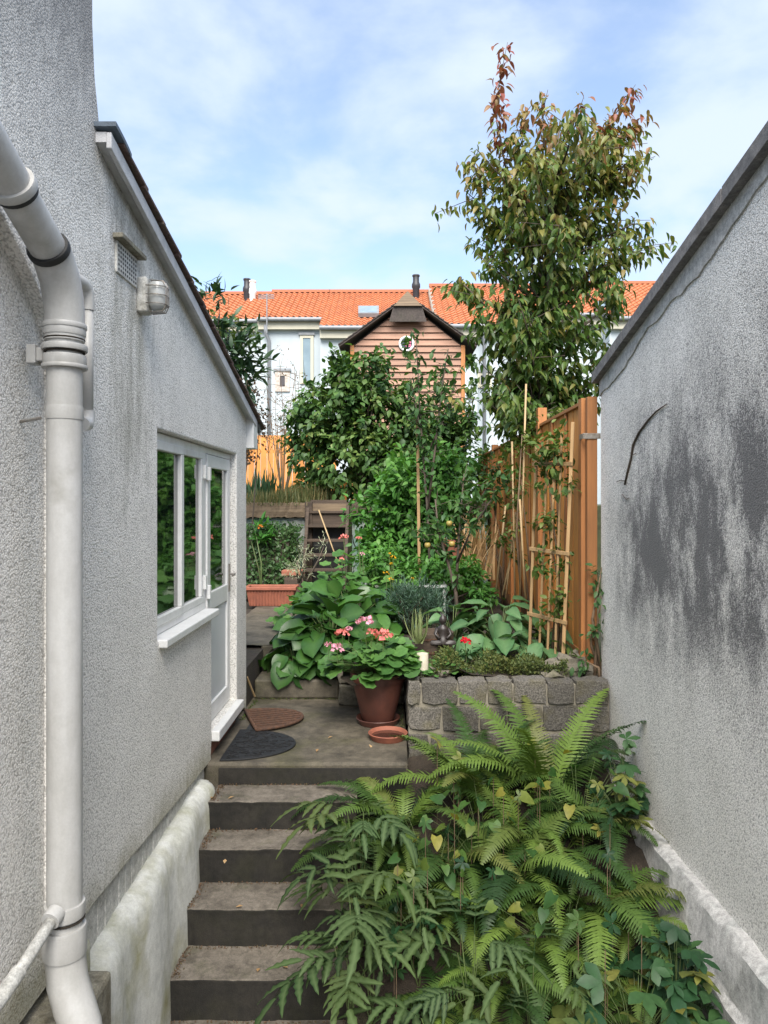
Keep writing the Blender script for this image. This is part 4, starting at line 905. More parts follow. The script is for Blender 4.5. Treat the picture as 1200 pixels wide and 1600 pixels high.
FR = [to_mesh('fern_frond', frond_t(1, 68, -25, 36, 0.17, 1)), to_mesh('fern_frond', frond_t(1, 60, -50, 36, 0.18, 2)), to_mesh('fern_frond', frond_t(1, 45, -55, 34, 0.19, 3)),
      to_mesh('fern_frond', frond_t(1, 75, 10, 38, 0.15, 4)), to_mesh('fern_frond', frond_t(1, 35, -65, 34, 0.20, 5)), to_mesh('fern_frond', frond_t(1, 55, -70, 36, 0.18, 6))]
def bedz(x, y): return -2.0 - (5.88-y)*0.33
def fern(x, y, n, L, label, seed, az0=0, azr=math.pi, kinds=(0, 1, 2, 5), lift=0.0):
    g = np.random.default_rng(seed); z = bedz(x, y) + lift; t = thing('fern', (x, y, z), label, 'fern', 'ferns filling the sunken bed')
    for k in range(n):
        a = az0 + (2*(k+0.5)/n-1)*azr + g.normal(0, 0.15); c = Vector((x, y, z+0.02)) + Vector((math.cos(a), math.sin(a), 0))*0.03
        s = L*g.uniform(0.72, 1.12)
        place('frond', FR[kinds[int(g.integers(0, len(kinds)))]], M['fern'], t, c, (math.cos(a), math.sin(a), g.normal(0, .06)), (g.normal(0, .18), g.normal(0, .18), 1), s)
    return t
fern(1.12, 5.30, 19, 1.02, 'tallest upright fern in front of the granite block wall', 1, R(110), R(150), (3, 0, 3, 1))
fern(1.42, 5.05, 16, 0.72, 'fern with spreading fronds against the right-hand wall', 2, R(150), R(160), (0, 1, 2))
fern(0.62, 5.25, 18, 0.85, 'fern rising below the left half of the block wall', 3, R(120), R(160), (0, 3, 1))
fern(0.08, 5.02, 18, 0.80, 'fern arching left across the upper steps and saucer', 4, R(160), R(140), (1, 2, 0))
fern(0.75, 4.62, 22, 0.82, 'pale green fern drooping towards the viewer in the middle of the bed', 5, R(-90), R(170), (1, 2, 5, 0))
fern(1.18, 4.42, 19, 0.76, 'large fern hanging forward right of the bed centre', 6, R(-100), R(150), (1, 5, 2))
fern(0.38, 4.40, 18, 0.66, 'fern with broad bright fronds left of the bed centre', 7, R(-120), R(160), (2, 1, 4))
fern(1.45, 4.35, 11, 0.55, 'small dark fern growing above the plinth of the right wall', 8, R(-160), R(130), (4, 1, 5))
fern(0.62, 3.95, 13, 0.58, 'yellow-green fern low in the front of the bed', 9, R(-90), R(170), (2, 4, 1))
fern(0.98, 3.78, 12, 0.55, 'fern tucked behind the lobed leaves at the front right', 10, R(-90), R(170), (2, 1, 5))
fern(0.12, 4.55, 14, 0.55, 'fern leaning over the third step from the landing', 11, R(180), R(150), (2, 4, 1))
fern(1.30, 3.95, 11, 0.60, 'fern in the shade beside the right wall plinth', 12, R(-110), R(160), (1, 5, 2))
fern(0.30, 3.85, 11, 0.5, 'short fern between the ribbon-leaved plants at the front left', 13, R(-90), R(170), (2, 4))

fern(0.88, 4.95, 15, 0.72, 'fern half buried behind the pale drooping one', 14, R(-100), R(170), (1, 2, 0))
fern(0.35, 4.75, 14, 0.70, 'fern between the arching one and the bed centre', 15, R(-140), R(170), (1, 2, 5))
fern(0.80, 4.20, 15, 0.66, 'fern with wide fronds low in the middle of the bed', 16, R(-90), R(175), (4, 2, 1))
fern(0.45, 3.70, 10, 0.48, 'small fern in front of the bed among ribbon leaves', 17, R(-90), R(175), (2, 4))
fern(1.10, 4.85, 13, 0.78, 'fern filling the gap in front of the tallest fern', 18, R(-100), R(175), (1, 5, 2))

def ribbon_t(npair=4, seed=0):
    g = np.random.default_rng(seed); vs_, fs_, rib = [], [], []
    def blade(p, d, ln, w):
        d = d/np.linalg.norm(d); x = np.cross(d, np.array([0, 0, 1.0])); x /= np.linalg.norm(x); m = 10; k = len(vs_); dr_ = g.uniform(.1, .6); sw_ = g.normal(0, .12)
        for q in range(m+1):
            f = q/m; c = p + d*ln*f + x*sw_*ln*f*f + np.array([0, 0, -dr_*ln*f*f]); h = w*(math.sin(math.pi*min(1, f*0.88+0.12))**0.7)*(1.12 if q % 2 else 0.78)*(1-f*0.2) if q < m else 0.001
            wv = 0.10*w*math.sin(q*2.4)
            vs_.extend([tuple(c-x*h+np.array([0, 0, h*0.3+wv])), tuple(c), tuple(c+x*h+np.array([0, 0, h*0.3-wv]))]); rib.extend([0, 1, 0])
        for q in range(m): b = k+q*3; fs_.extend([(b, b+1, b+4, b+3), (b+1, b+2, b+5, b+4)])
    def pt(t): return np.array([0, t*0.75, 0.55*t - 0.42*t*t])
    for i in range(5):
        a_, b_ = pt(i/5), pt((i+1)/5); k = len(vs_); w = 0.005
        vs_.extend([tuple(a_+np.array([-w, 0, 0])), tuple(a_+np.array([w, 0, 0])), tuple(b_+np.array([w, 0, 0])), tuple(b_+np.array([-w, 0, 0]))]); rib.extend([0]*4); fs_.append((k, k+1, k+2, k+3))
    for j in range(npair):
        t = 0.36 + 0.58*j/npair; ln = 0.46*(1-0.10*j)
        for s in (-1, 1): blade(pt(t), np.array([s*(0.95-0.13*j), 0.55+0.12*j, g.normal(0.05, .12)]), ln*g.uniform(.85, 1.1), 0.062)
    blade(pt(1), np.array([g.normal(0, .1), 1, -0.2]), 0.48, 0.066)
    return np.array(vs_), fs_, np.array(rib, float)
RB = [to_mesh('ribbon_frond', ribbon_t(n_, s_)) for n_, s_ in ((3, 1), (2, 2), (3, 3), (4, 4))]
def ribbon(x, y, n, L, label, seed, az0=0, azr=math.pi, lift=0.1):
    g = np.random.default_rng(seed); z = bedz(x, y); t = thing('ribbon_fern', (x, y, z), label, 'fern', 'blue-green ribbon ferns along the steps'); mb = MB()
    for k in range(n):
        a = az0 + (2*(k+0.5)/n-1)*azr + g.normal(0, 0.2); h = lift + g.uniform(0, 0.28); r_ = g.uniform(0.02, 0.16)
        c = Vector((x+math.cos(a)*r_, y+math.sin(a)*r_, z+h)); mb.tube([(x, y, z-0.02), c.lerp(Vector((x, y, z)), .5)+Vector((0, 0, .04)), c], 0.003, 4)
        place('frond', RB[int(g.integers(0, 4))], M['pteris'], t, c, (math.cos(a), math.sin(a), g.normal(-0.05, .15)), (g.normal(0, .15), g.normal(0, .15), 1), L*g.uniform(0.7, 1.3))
    mb.build('stems', M['stem'], t); return t
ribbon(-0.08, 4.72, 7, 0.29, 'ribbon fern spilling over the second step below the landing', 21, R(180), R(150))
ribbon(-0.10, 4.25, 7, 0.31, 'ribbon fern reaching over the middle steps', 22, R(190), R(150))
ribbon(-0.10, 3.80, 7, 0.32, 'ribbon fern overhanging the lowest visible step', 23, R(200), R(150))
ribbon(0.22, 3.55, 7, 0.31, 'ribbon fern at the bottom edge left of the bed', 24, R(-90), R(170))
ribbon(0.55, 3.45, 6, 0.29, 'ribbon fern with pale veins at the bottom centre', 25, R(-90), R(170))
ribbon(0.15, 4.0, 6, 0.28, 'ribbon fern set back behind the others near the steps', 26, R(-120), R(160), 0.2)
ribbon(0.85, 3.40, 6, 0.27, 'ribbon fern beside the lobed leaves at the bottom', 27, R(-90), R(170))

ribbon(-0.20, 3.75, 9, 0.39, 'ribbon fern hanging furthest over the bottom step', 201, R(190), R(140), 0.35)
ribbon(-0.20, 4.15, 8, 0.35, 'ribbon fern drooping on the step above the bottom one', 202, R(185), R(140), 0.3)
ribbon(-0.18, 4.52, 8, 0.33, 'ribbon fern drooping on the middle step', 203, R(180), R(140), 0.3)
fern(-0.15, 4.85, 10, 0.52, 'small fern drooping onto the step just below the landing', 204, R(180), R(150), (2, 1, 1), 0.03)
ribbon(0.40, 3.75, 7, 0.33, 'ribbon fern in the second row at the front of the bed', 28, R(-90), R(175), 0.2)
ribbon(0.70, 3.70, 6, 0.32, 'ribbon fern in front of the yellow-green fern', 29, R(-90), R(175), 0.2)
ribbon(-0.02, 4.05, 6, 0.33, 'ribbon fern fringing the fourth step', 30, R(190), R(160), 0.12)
LB = to_mesh('lobed_leaf', lobed_t(3, 0.75)); LB5 = to_mesh('lobed_leaf', lobed_t(5, 0.4)); HT = to_mesh('heart_leaf', T['heart']); RD = to_mesh('round_leaf', T['round']); RD2 = to_mesh('round_leaf', round_t(13, 0.10, 0.05))
def leafy(name, loc, label, cat, meshes, mat, n, spread, height, size, seed, group=None, leaf='leaf', up=0.5, droop=0.2, stem=0.003, az0=0, azr=math.pi, dome=True, stemmat=None):
    """plant whose every leaf is its own part, on thin stalks"""
    g = np.random.default_rng(seed); L = Vector(loc); t = thing(name, loc, label, cat, group); mb = MB()
    for k in range(n):
        a = az0 + g.uniform(-1, 1)*azr; r_ = math.sqrt(g.random()); h = height*((1-r_**2*0.75) if dome else 1)*g.uniform(0.45, 1.05)
        c = L + Vector((math.cos(a)*r_*spread[0], math.sin(a)*r_*spread[1], h))
        mb.tube([L+Vector((math.cos(a)*.02, math.sin(a)*.02, -.01)), L.lerp(c, .55)+Vector((0, 0, .12*h)), c], [stem, stem*.8, stem*.6], 4, False)
        d = (math.cos(a)*(0.3+r_), math.sin(a)*(0.3+r_), up*(1-r_) - droop + g.normal(0, .2))
        place(leaf, meshes[int(g.integers(0, len(meshes)))], mat, t, c, d, (math.cos(a)*.3+g.normal(0, .3), math.sin(a)*.3-0.25+g.normal(0, .3), 1), size*g.uniform(0.65, 1.2))
    mb.build('stems', stemmat or M['stem'], t, smooth=True); return t
GA = 'lobed-leaved plants by the right wall'
leafy('lobed_plant', (1.20, 3.62, bedz(1.2, 3.62)), 'dark plant with three-lobed leaves filling the bottom right corner', 'plant', [LB], M['anem'], 80, (0.36, 0.34), 0.50, 0.115, 31, GA)
leafy('lobed_plant', (1.45, 3.75, bedz(1.45, 3.75)), 'lobed-leaved plant climbing beside the right wall plinth', 'plant', [LB, LB5], M['anem'], 56, (0.20, 0.30), 0.60, 0.11, 32, GA)
leafy('lobed_plant', (0.90, 3.35, bedz(0.9, 3.35)), 'lobed-leaved plant at the bottom edge of the picture', 'plant', [LB, LB5], M['anem'], 56, (0.34, 0.25), 0.42, 0.11, 33, GA)
leafy('lobed_plant', (1.56, 5.05, bedz(1.5, 5.05)+.1), 'small lobed weed sprouting high against the right wall', 'plant', [LB5, LB], M['anem'], 40, (0.12, 0.28), 0.62, 0.10, 34, GA)
leafy('lobed_plant', (0.15, 4.15, bedz(.15, 4.15)), 'green lobed seedling among the ribbon ferns', 'plant', [LB5], M['bind'], 16, (0.25, 0.2), 0.42, 0.09, 35, GA)
# bindweed scrambling over the ferns
for i, (x, y, h, w, n, lab) in enumerate(((0.6, 4.75, 0.58, 0.5, 22, 'bindweed with heart-shaped leaves scrambling over the middle ferns'), (1.25, 4.95, 0.66, 0.35, 15, 'bindweed twining through the tall fern by the wall'), (0.25, 4.55, 0.5, 0.35, 14, 'bindweed with yellowing leaves near the steps'), (0.95, 4.1, 0.5, 0.45, 15, 'bindweed with broad leaves in the lower ferns'))):
    leafy('bindweed', (x, y, bedz(x, y)), lab, 'vine', [HT], M['bind'], n, (w, w*.8), h, 0.085, 50+i, 'bindweed over the ferns', up=0.2, droop=0.5, stem=0.002, dome=False)

BRN = m_leaf('withered_leaf', [(0.16, 0.085, 0.03), (0.24, 0.15, 0.05), (0.30, 0.25, 0.06)], 'obj', 0.7, 0.2)
wt = thing('withered_stems', (0.7, 4.5, bedz(.7, 4.5)), 'withered brown leaves on dead stems caught among the ferns', 'plant'); g = np.random.default_rng(58); mbw = MB()
for k in range(46):
    x, y = g.uniform(.0, 1.45), g.uniform(3.5, 5.2); c = Vector((x, y, bedz(x, y)+g.uniform(.3, .62))); mbw.tube([(x, y, bedz(x, y)), c], .002, 4)
    place('leaf', [HT, LB5][k % 2], BRN, wt, c, (g.normal(), g.normal(), -.6), (g.normal(), -1, .8), g.uniform(.05, .085))
mbw.build('stems', M['twig'], wt, kind='stuff')
# fallen leaves
fl_ = np.array([P(330, 1247, 4.98), P(366, 1244, 5.0), P(402, 1518, 4.12), P(450, 1512, 4.15), P(352, 1342, 4.62), P(470, 1412, 4.4), P(520, 1150, 5.9), P(497, 1170, 5.6), P(577, 1163, 5.7), P(380, 1415, 4.38)])
zz = [-1.985, -1.985, -2.605, -2.605, -2.175, -2.385, -1.835, -1.835, -1.835, -2.385]
for i, p_ in enumerate(fl_): fl_[i] = p_ * (zz[i]/p_[2])
scatter('fallen_leaves', T['small'], fl_, rng.normal(size=(10, 3))*np.array([1, 1, .05]), np.tile([0, 0, 1.0], (10, 1)), 0.045, rng.random(10), M['straw'], None)
tag(bpy.data.objects['fallen_leaves'], 'small dry leaves scattered over the steps and landing', 'leaves', kind='stuff')
def moss(name, label, n, f, size=0.02, mat='herb', seed=0):
    g = np.random.default_rng(seed); p = np.array([f(g) for _ in range(n)]); D = g.normal(size=(n, 3)); D[:, 2] = np.abs(D[:, 2])*0.9+.2
    tag(scatter(name, T['small'], p, D, g.normal(size=(n, 3)), g.uniform(.5, 1.3, n)*size, g.random(n), M[mat], None), label, 'moss', kind='stuff')
def mf(g):
    k = g.integers(0, 3)
    if k == 0: return (-1.24+abs(g.normal(0, .012)), 3.4+g.random()*1.9, 0) if False else (g.uniform(-1.25, -0.5), 6.985-abs(g.normal(0, .01)), -1.846)
    if k == 1: return (0.105-abs(g.normal(0, .02)), g.uniform(5.9, 7.0), -1.848)
    return (-1.29+abs(g.normal(0, .015)), g.uniform(6.3, 7.0), -1.848)
moss('moss', 'thin moss and litter along the edges of the landing', 420, mf, 0.016, 'herb', 5)

def ms(g):
    k = int(g.integers(0, 5)); yb_ = [5.258, 4.957, 4.675, 4.365, 4.06][k]; yf_ = [4.957, 4.675, 4.365, 4.06, 3.75][k]; z_ = zs[k]
    if g.random() < .6: return (g.uniform(-1.22, -.1), yb_-abs(g.normal(0, .014)), z_+.003)
    return (-1.215+abs(g.normal(0, .02)), g.uniform(yf_+.01, yb_), z_+.003)
moss('step_moss', 'moss and crumbs gathered in the corners of the steps', 1500, ms, 0.014, 'brown', 6)
# ------------------------------------------------------------------ pots and small things on the landing
gp = thing('flower_pot', (-0.115, 6.24, -1.85), 'large brown pot with saucer holding pink geraniums', 'pot')
c = (-0.115, 6.24, 0)
MB().lathe([(0.0, -1.835), (0.155, -1.835), (0.175, -1.80), (0.182, -1.795), (0.186, -1.80), (0.16, -1.847), (0.0, -1.849)], c, 40).build('saucer', M['pot'], gp, smooth=True, auto=40)
MB().lathe([(0.0, -1.82), (0.125, -1.82), (0.14, -1.80), (0.215, -1.50), (0.215, -1.485), (0.235, -1.48), (0.238, -1.42), (0.232, -1.415), (0.21, -1.42), (0.205, -1.46), (0.0, -1.46)], c, 40).build('pot_body', M['pot'], gp, smooth=True, auto=40)
MB().lathe([(0.0, -1.445), (0.197, -1.45)], c, 24).build('soil', M['soil'], gp)
geo = leafy('geranium', (-0.13, 6.22, -1.45), 'pink-flowered geranium with round scalloped leaves in the brown pot', 'plant', [RD2, RD], M['pelarg'], 210, (0.40, 0.34), 0.36, 0.125, 61, up=0.2, droop=0.35)
def flower(parent, p, r, mat, n=26, seed=0):
    g = np.random.default_rng(seed); d = unit(g.normal(size=(n, 3))); d[:, 2] = np.abs(d[:, 2])*0.9 + 0.05
    pp = np.array(p)[None, :] + d*r*np.array([1, 1, .65])*g.uniform(.5, 1, n)[:, None]
    return scatter('flower_head', T['petal'], pp, np.cross(d, g.normal(size=(n, 3)))*1.0 + d*0.3, d, r*0.75, g.random(n), M[mat], parent)
stm = MB()
for i, (u, v, y, r_, mt) in enumerate(((571, 973, 6.05, .060, 'pink'), (599, 994, 5.98, .065, 'salmon'), (535, 991, 6.0, .052, 'salmon'), (527, 1013, 5.95, .046, 'pink'), (545, 983, 6.05, .026, 'pink'), (513, 1008, 6.0, .03, 'pink'), (580, 988, 6.05, .04, 'salmon'))):
    p_ = P(u, v, y); flower(geo, p_, r_, mt, 30, i); stm.tube([(-0.13+rnd.uniform(-.1, .1), 6.1, -1.35), p_+Vector((0, 0, -.12)), p_], 0.003, 5)
stm.build('flower_stems', M['stem'], geo)
sau = thing('saucer', (-0.03, 5.82, -1.85), 'empty terracotta saucer holding a little water on the landing', 'saucer')
MB().lathe([(0.0, -1.838), (0.125, -1.838), (0.142, -1.80), (0.15, -1.795), (0.156, -1.80), (0.13, -1.849), (0.0, -1.849)], (-0.03, 5.82, 0), 40).build('dish', M['terracotta'], sau, smooth=True, auto=40)
mw = m_plain('muddy_water', (0.06, 0.025, 0.018), rough=0.08, bs_=0); MB().lathe([(0.0, -1.822), (0.131, -1.822)], (-0.03, 5.82, 0), 32).build('water', mw, sau)
dm = thing('door_mat', (-1.25, 5.62, -1.85), 'black half-round rubber mat lying in front of the door', 'mat')
def halfdisc(name, par, cx_, cy_, rx, ry, z0, z1, mat, a0=-90, a1=90, n=28):
    o_ = [(cx_+rx*math.cos(R(a0+(a1-a0)*k/n)), cy_+ry*math.sin(R(a0+(a1-a0)*k/n))) for k in range(n+1)]; m_ = len(o_)
    return MB().add([(x, y, z0) for x, y in o_]+[(x, y, z1) for x, y in o_], [tuple(range(m_-1, -1, -1)), tuple(range(m_, 2*m_))]+[(i, (i+1) % m_, m_+(i+1) % m_, m_+i) for i in range(m_)]).build(name, mat, par, bevel=0.003)
halfdisc('mat_base', dm, -1.235, 5.66, 0.50, 0.36, -1.848, -1.836, M['rubber'])
mbn = MB(); g = np.random.default_rng(3)
for k in range(160):
    a_ = R(g.uniform(-85, 85)); q = math.sqrt(g.random())*.93; x, y = -1.235+0.5*q*math.cos(a_), 5.66+.36*q*math.sin(a_); mbn.obox((x, y, -1.835), (x+g.uniform(.02, .05), y+g.uniform(-.02, .02), -1.833), 0.006, 0.006)
mbn.build('mat_tufts', M['rubber'], dm, kind='stuff')
im = thing('boot_scraper', (-1.2, 6.3, -1.85), 'rusty slatted half-round iron mat beside the black mat', 'mat')
tilt = 0.35
def imr(x, y): a_ = tilt; return (-1.19+(x*math.cos(a_)-y*math.sin(a_)), 6.36+(x*math.sin(a_)+y*math.cos(a_))-0.12)
rim = [imr(0.44*math.cos(R(a_)), 0.30*math.sin(R(a_))) for a_ in range(-90, 91, 10)]; rim = [(x, y, -1.825) for x, y in rim]
halfdisc('slot_shade_sheet', im, -1.19, 6.24, 0.40, 0.24, -1.848, -1.842, M['seal'])  # black sheet added under the slats as the shade in their gaps
MB().tube(rim + [rim[0]], 0.014, 6).build('rim', M['rust'], im, smooth=True)
for k in range(9):
    yy = -0.25+k*0.0625; xe = 0.44*math.sqrt(max(0, 1-(yy/0.30)**2)); a_, b_ = imr(0, yy), imr(xe, yy); MB().obox((*a_, -1.826), (*b_, -1.826), 0.030, 0.02).build('slat', M['rust'], im, bevel=0.003)
sk = thing('garden_cane', (-1.22, 6.9, -1.85), 'short stick leaning on the corner of the extension', 'cane')
MB().tube([P(398, 1088, 6.9), P(386, 1058, 6.75)], 0.010, 6).build('stick', M['cane'], sk)

# ------------------------------------------------------------------ planting left of the path
PD = [to_mesh('paddle_leaf', leaf_t(0.86, 7, 0.18, c_, 'round', 0.02, 0.12)) for c_ in (0.15, 0.35, 0.55)]
BR = [to_mesh('broad_leaf', leaf_t(0.60, 7, 0.14, c_, 'ovate', 0.018)) for c_ in (0.2, 0.45, 0.65)]
GB = 'bergenia clumps beside the path'
leafy('bergenia', (-0.62, 7.55, -1.55), 'bergenia with big glossy leaves spilling over the upper step', 'plant', PD, M['berg'], 115, (0.50, 0.46), 0.44, 0.285, 71, GB, up=0.9, droop=0.3, stem=0.008)
leafy('bergenia', (-0.48, 8.15, -1.45), 'bergenia clump behind the geranium with upright glossy leaves', 'plant', PD, M['berg'], 95, (0.48, 0.45), 0.50, 0.29, 72, GB, up=1.0, droop=0.15, stem=0.008)
leafy('bergenia', (-0.95, 7.25, -1.66), 'bergenia leaves drooping onto the step edge', 'plant', PD, M['berg'], 34, (0.28, 0.25), 0.30, 0.24, 73, GB, up=0.2, droop=0.6, stem=0.008)
leafy('nasturtium', (-0.45, 8.95, -1.45), 'nasturtium with round bright leaves behind the bergenia', 'plant', [RD], M['nast'], 130, (0.66, 0.55), 0.86, 0.17, 74, up=0.2, droop=0.1)
leafy('nasturtium', (-1.0, 8.6, -1.45), 'low nasturtium leaves trailing beside the path near the trough', 'plant', [RD], M['nast'], 48, (0.34, 0.45), 0.42, 0.13, 75, up=0.2, droop=0.1)
fz = thing('red_flower_plant', P(545, 900, 8.8), 'thin plant with small red and pink flowers before the wooden steps', 'plant')
mbs = MB()
for i, (u, v, y, r_, mt) in enumerate(((537, 841, 8.8, .05, 'salmon'), (534, 874, 8.7, .03, 'salmon'), (560, 842, 8.9, .035, 'salmon'), (566, 866, 8.9, .03, 'pink'))):
    p_ = P(u, v, y); flower(fz, p_, r_, mt, 18, i+40); mbs.tube([Vector((p_.x+.05, y, -1.45)), p_+Vector((.02, 0, -.3)), p_], 0.005, 5)
mbs.build('stems', M['stem'], fz)
pf = bush('pale_flower_plant', P(475, 905, 9.2), 'pale cream seed heads beside the trough', 'plant', [((P(475, 868, 9.2)), (.10, .10, .14)), ((P(508, 850, 9.3)), (.07, .07, .12)), (P(462, 890, 9.1), (.14, .1, .1))], 380, 'needle', 0.07, 'pale', 'seed_heads', droop=0, spread=0.05, stems=4, seed=75)
yf = thing('yellow_flower_plant', P(610, 960, 8.2), 'slender stems of small yellow flowers in the middle of the bed', 'plant'); mbs = MB()
for i, (u, v, r_) in enumerate(((614, 872, .03), (603, 896, .028), (610, 905, .026), (604, 953, .03), (612, 882, .024), (645, 905, .025), (608, 866, .022))):
    p_ = P(u, v, 8.1); flower(yf, p_, r_, 'yellow', 12, i+60); mbs.tube([Vector((p_.x+.03, 8.2, -1.43)), p_+Vector((.01, 0, -.25)), p_], 0.004, 4)
mbs.build('stems', M['stem'], yf)
tr = thing('trough_planter', (-1.62, 10.5, -1.45), 'ribbed terracotta trough planter at the foot of the hedge', 'planter')
x0, x1, y0, y1 = -2.05, -1.36, 10.36, 10.66; z0, z1 = -1.445, -1.17
mb = MB(); b_ = 0.045
mb.add([(x0+b_, y0+b_, z0), (x1-b_, y0+b_, z0), (x1-b_, y1-b_, z0), (x0+b_, y1-b_, z0), (x0, y0, z1), (x1, y0, z1), (x1, y1, z1), (x0, y1, z1), (x0+.03, y0+.03, z1), (x1-.03, y0+.03, z1), (x1-.03, y1-.03, z1), (x0+.03, y1-.03, z1), (x0+.03, y0+.03, z1-.05), (x1-.03, y0+.03, z1-.05), (x1-.03, y1-.03, z1-.05), (x0+.03, y1-.03, z1-.05)],
       [(0,3,2,1), (0,1,5,4), (1,2,6,5), (2,3,7,6), (3,0,4,7), (4,5,9,8), (5,6,10,9), (6,7,11,10), (7,4,8,11), (8,9,13,12), (9,10,14,13), (10,11,15,14), (11,8,12,15), (12,13,14,15)])
mb.build('trough_body', M['terracotta'], tr, bevel=0.008)
for k in range(4):
    pass
rimb = MB(); rimb.box(x0-.02, x1+.02, y0-.02, y0+.01, z1-.045, z1+.004); rimb.box(x0-.02, x1+.02, y1-.01, y1+.02, z1-.045, z1+.004); rimb.box(x0-.02, x0+.01, y0+.011, y1-.011, z1-.045, z1+.003); rimb.box(x1-.01, x1+.02, y0+.011, y1-.011, z1-.045, z1+.003)
rimb.build('rim', M['terracotta'], tr, bevel=0.008)
for k in range(15):
    xx = x0+0.05+k*0.043; MB().obox((xx+.008, y0+b_-.004, z0+.02), (xx, y0+.004, z1-.05), 0.018, 0.012, (0, 1, 0)).build('rib', M['terracotta'], tr, bevel=0.004)
MB().box(x0+.031, x1-.031, y0+.031, y1-.031, z1-.09, z1-.048).build('soil', M['soil'], tr)
tr2 = thing('plant_tray', (-1.5, 10.95, -1.45), 'small terracotta tray standing behind the trough', 'planter')
MB().box(-1.62, -1.30, 10.85, 11.05, -1.06, -0.98).build('tray', M['terracotta'], tr2, bevel=0.012); MB().box(-1.58, -1.34, 10.87, 11.03, -1.45, -1.061).build('stand', M['darkwood'], tr2, bevel=0.004)
# ivy block
iv = thing('ivy_hedge', (-2.0, 11.5, -1.45), 'square block of clipped ivy in front of the painted wall', 'hedge')
g = np.random.default_rng(77); n = 5200
pp = np.stack([g.uniform(-2.9, -1.50, n), g.uniform(11.15, 11.9, n), g.uniform(-1.45, -0.36, n)], 1); face = g.integers(0, 5, n)
pp[face <= 2, 1] = 11.15 + np.abs(g.normal(0, .04, (face <= 2).sum())); pp[face == 3, 2] = -0.36 + g.normal(0, .03, (face == 3).sum()); pp[face == 4, 0] = -1.50 + g.normal(0, .03, (face == 4).sum())
nn = np.zeros((n, 3)); nn[face <= 2, 1] = -1; nn[face == 3, 2] = 1; nn[face == 4, 0] = 1
scatter('leaves', T['small'], pp + g.normal(0, .025, (n, 3)), g.normal(size=(n, 3))*.6+np.array([0, 0, -.5]), nn+g.normal(size=(n, 3))*.35, g.uniform(.045, .085, n), g.random(n), M['ivy'], iv)
mbs = MB(); mbs.box(-2.85, -1.56, 11.22, 11.85, -1.45, -0.42); mbs.build('stem_mass', M['bark'], iv)
bush('orange_flower_plant', (-1.95, 11.0, -1.45), 'tall orange-flowered stem above the clipped ivy', 'plant', [(P(405, 822, 11.0), (.16, .08, .04), 1), (P(405, 845, 11.0), (.22, .1, .06), 1)], 90, 'lance', 0.15, 'nast', droop=.1, spread=.05, stems=2, seed=78, stemmat=M['stem'])
flower(bpy.data.objects['orange_flower_plant'], P(406, 824, 10.95), 0.05, 'orange', 14, 79)

# upper terrace: grasses, spiky plants, twiggy shrubs
def tuft(name, loc, label, cat, n, h, spread, mat, seed, lean=0.35, tmpl='blade', group=None, wide=1.0):
    g = np.random.default_rng(seed); t = thing(name, loc, label, cat, group); L = np.array(loc)
    p = L + np.stack([g.normal(0, spread, n), g.normal(0, spread*.7, n), np.zeros(n)], 1); D = g.normal(0, lean, (n, 3)); D[:, 2] = 1
    scatter('blades', T[tmpl], p, D, np.stack([D[:, 0], D[:, 1], g.uniform(-.2, .2, n)], 1)+g.normal(0, .1, (n, 3)), g.uniform(.55, 1.1, n)*h, g.random(n), M[mat], t, 'stuff'); return t
tuft('grass_clump', (-1.95, 12.6, -0.03), 'wispy grass clump overhanging the timber sleeper', 'grass', 1300, 0.26, 0.34, 'grassm', 81, 0.8)
tuft('grass_clump', (-1.45, 12.75, -0.03), 'feathery dry grass clump beside the spiky plant on the terrace', 'grass', 800, 0.36, 0.24, 'grassm', 82, 0.7)

T['sword'] = leaf_t(0.09, 5, 0.1, 0.35, 'lance')
def spiky(name, loc, label, cat, n, h, spread, mat, seed, lean, tmpl='blade'):
    g = np.random.default_rng(seed); t = thing(name, tuple(loc), label, cat); me = to_mesh('blade', T[tmpl] if tmpl != 'blade' else leaf_t(0.07, 6, 0.1, 0.6, 'blade'))
    a = me.attributes.new('tone', 'FLOAT', 'POINT'); a.data.foreach_set('value', np.full(len(me.vertices), .5, np.float32))
    for k in range(n):
        d = Vector((g.normal(0, lean), g.normal(0, lean), 1)); place('blade', me, M[mat], t, Vector(loc)+Vector((g.normal(0, spread), g.normal(0, spread), 0)), d, (d.x, d.y, .2), h*g.uniform(.55, 1.1))
    return t
spiky('spiky_plant', (-2.35, 13.0, -0.03), 'dark spiky-leaved plant just past the corner of the extension', 'plant', 110, 0.62, 0.16, 'dark', 83, 0.75, 'sword')
spiky('spiky_plant', (-1.2, 13.1, -0.03), 'blue-green spiky plant left of the timber post', 'plant', 46, 0.6, 0.08, 'rosem', 84, 0.6, 'sword')
bush('broad_leaf_shrub', (-0.95, 12.9, -0.03), 'leafy shrub growing left of the timber post on the terrace', 'shrub', [(P(510, 755, 12.9), (.35, .25, .25)), (P(485, 765, 12.9), (.25, .2, .2))], 420, 'ovate', 0.17, 'hop', seed=85, spread=.1)
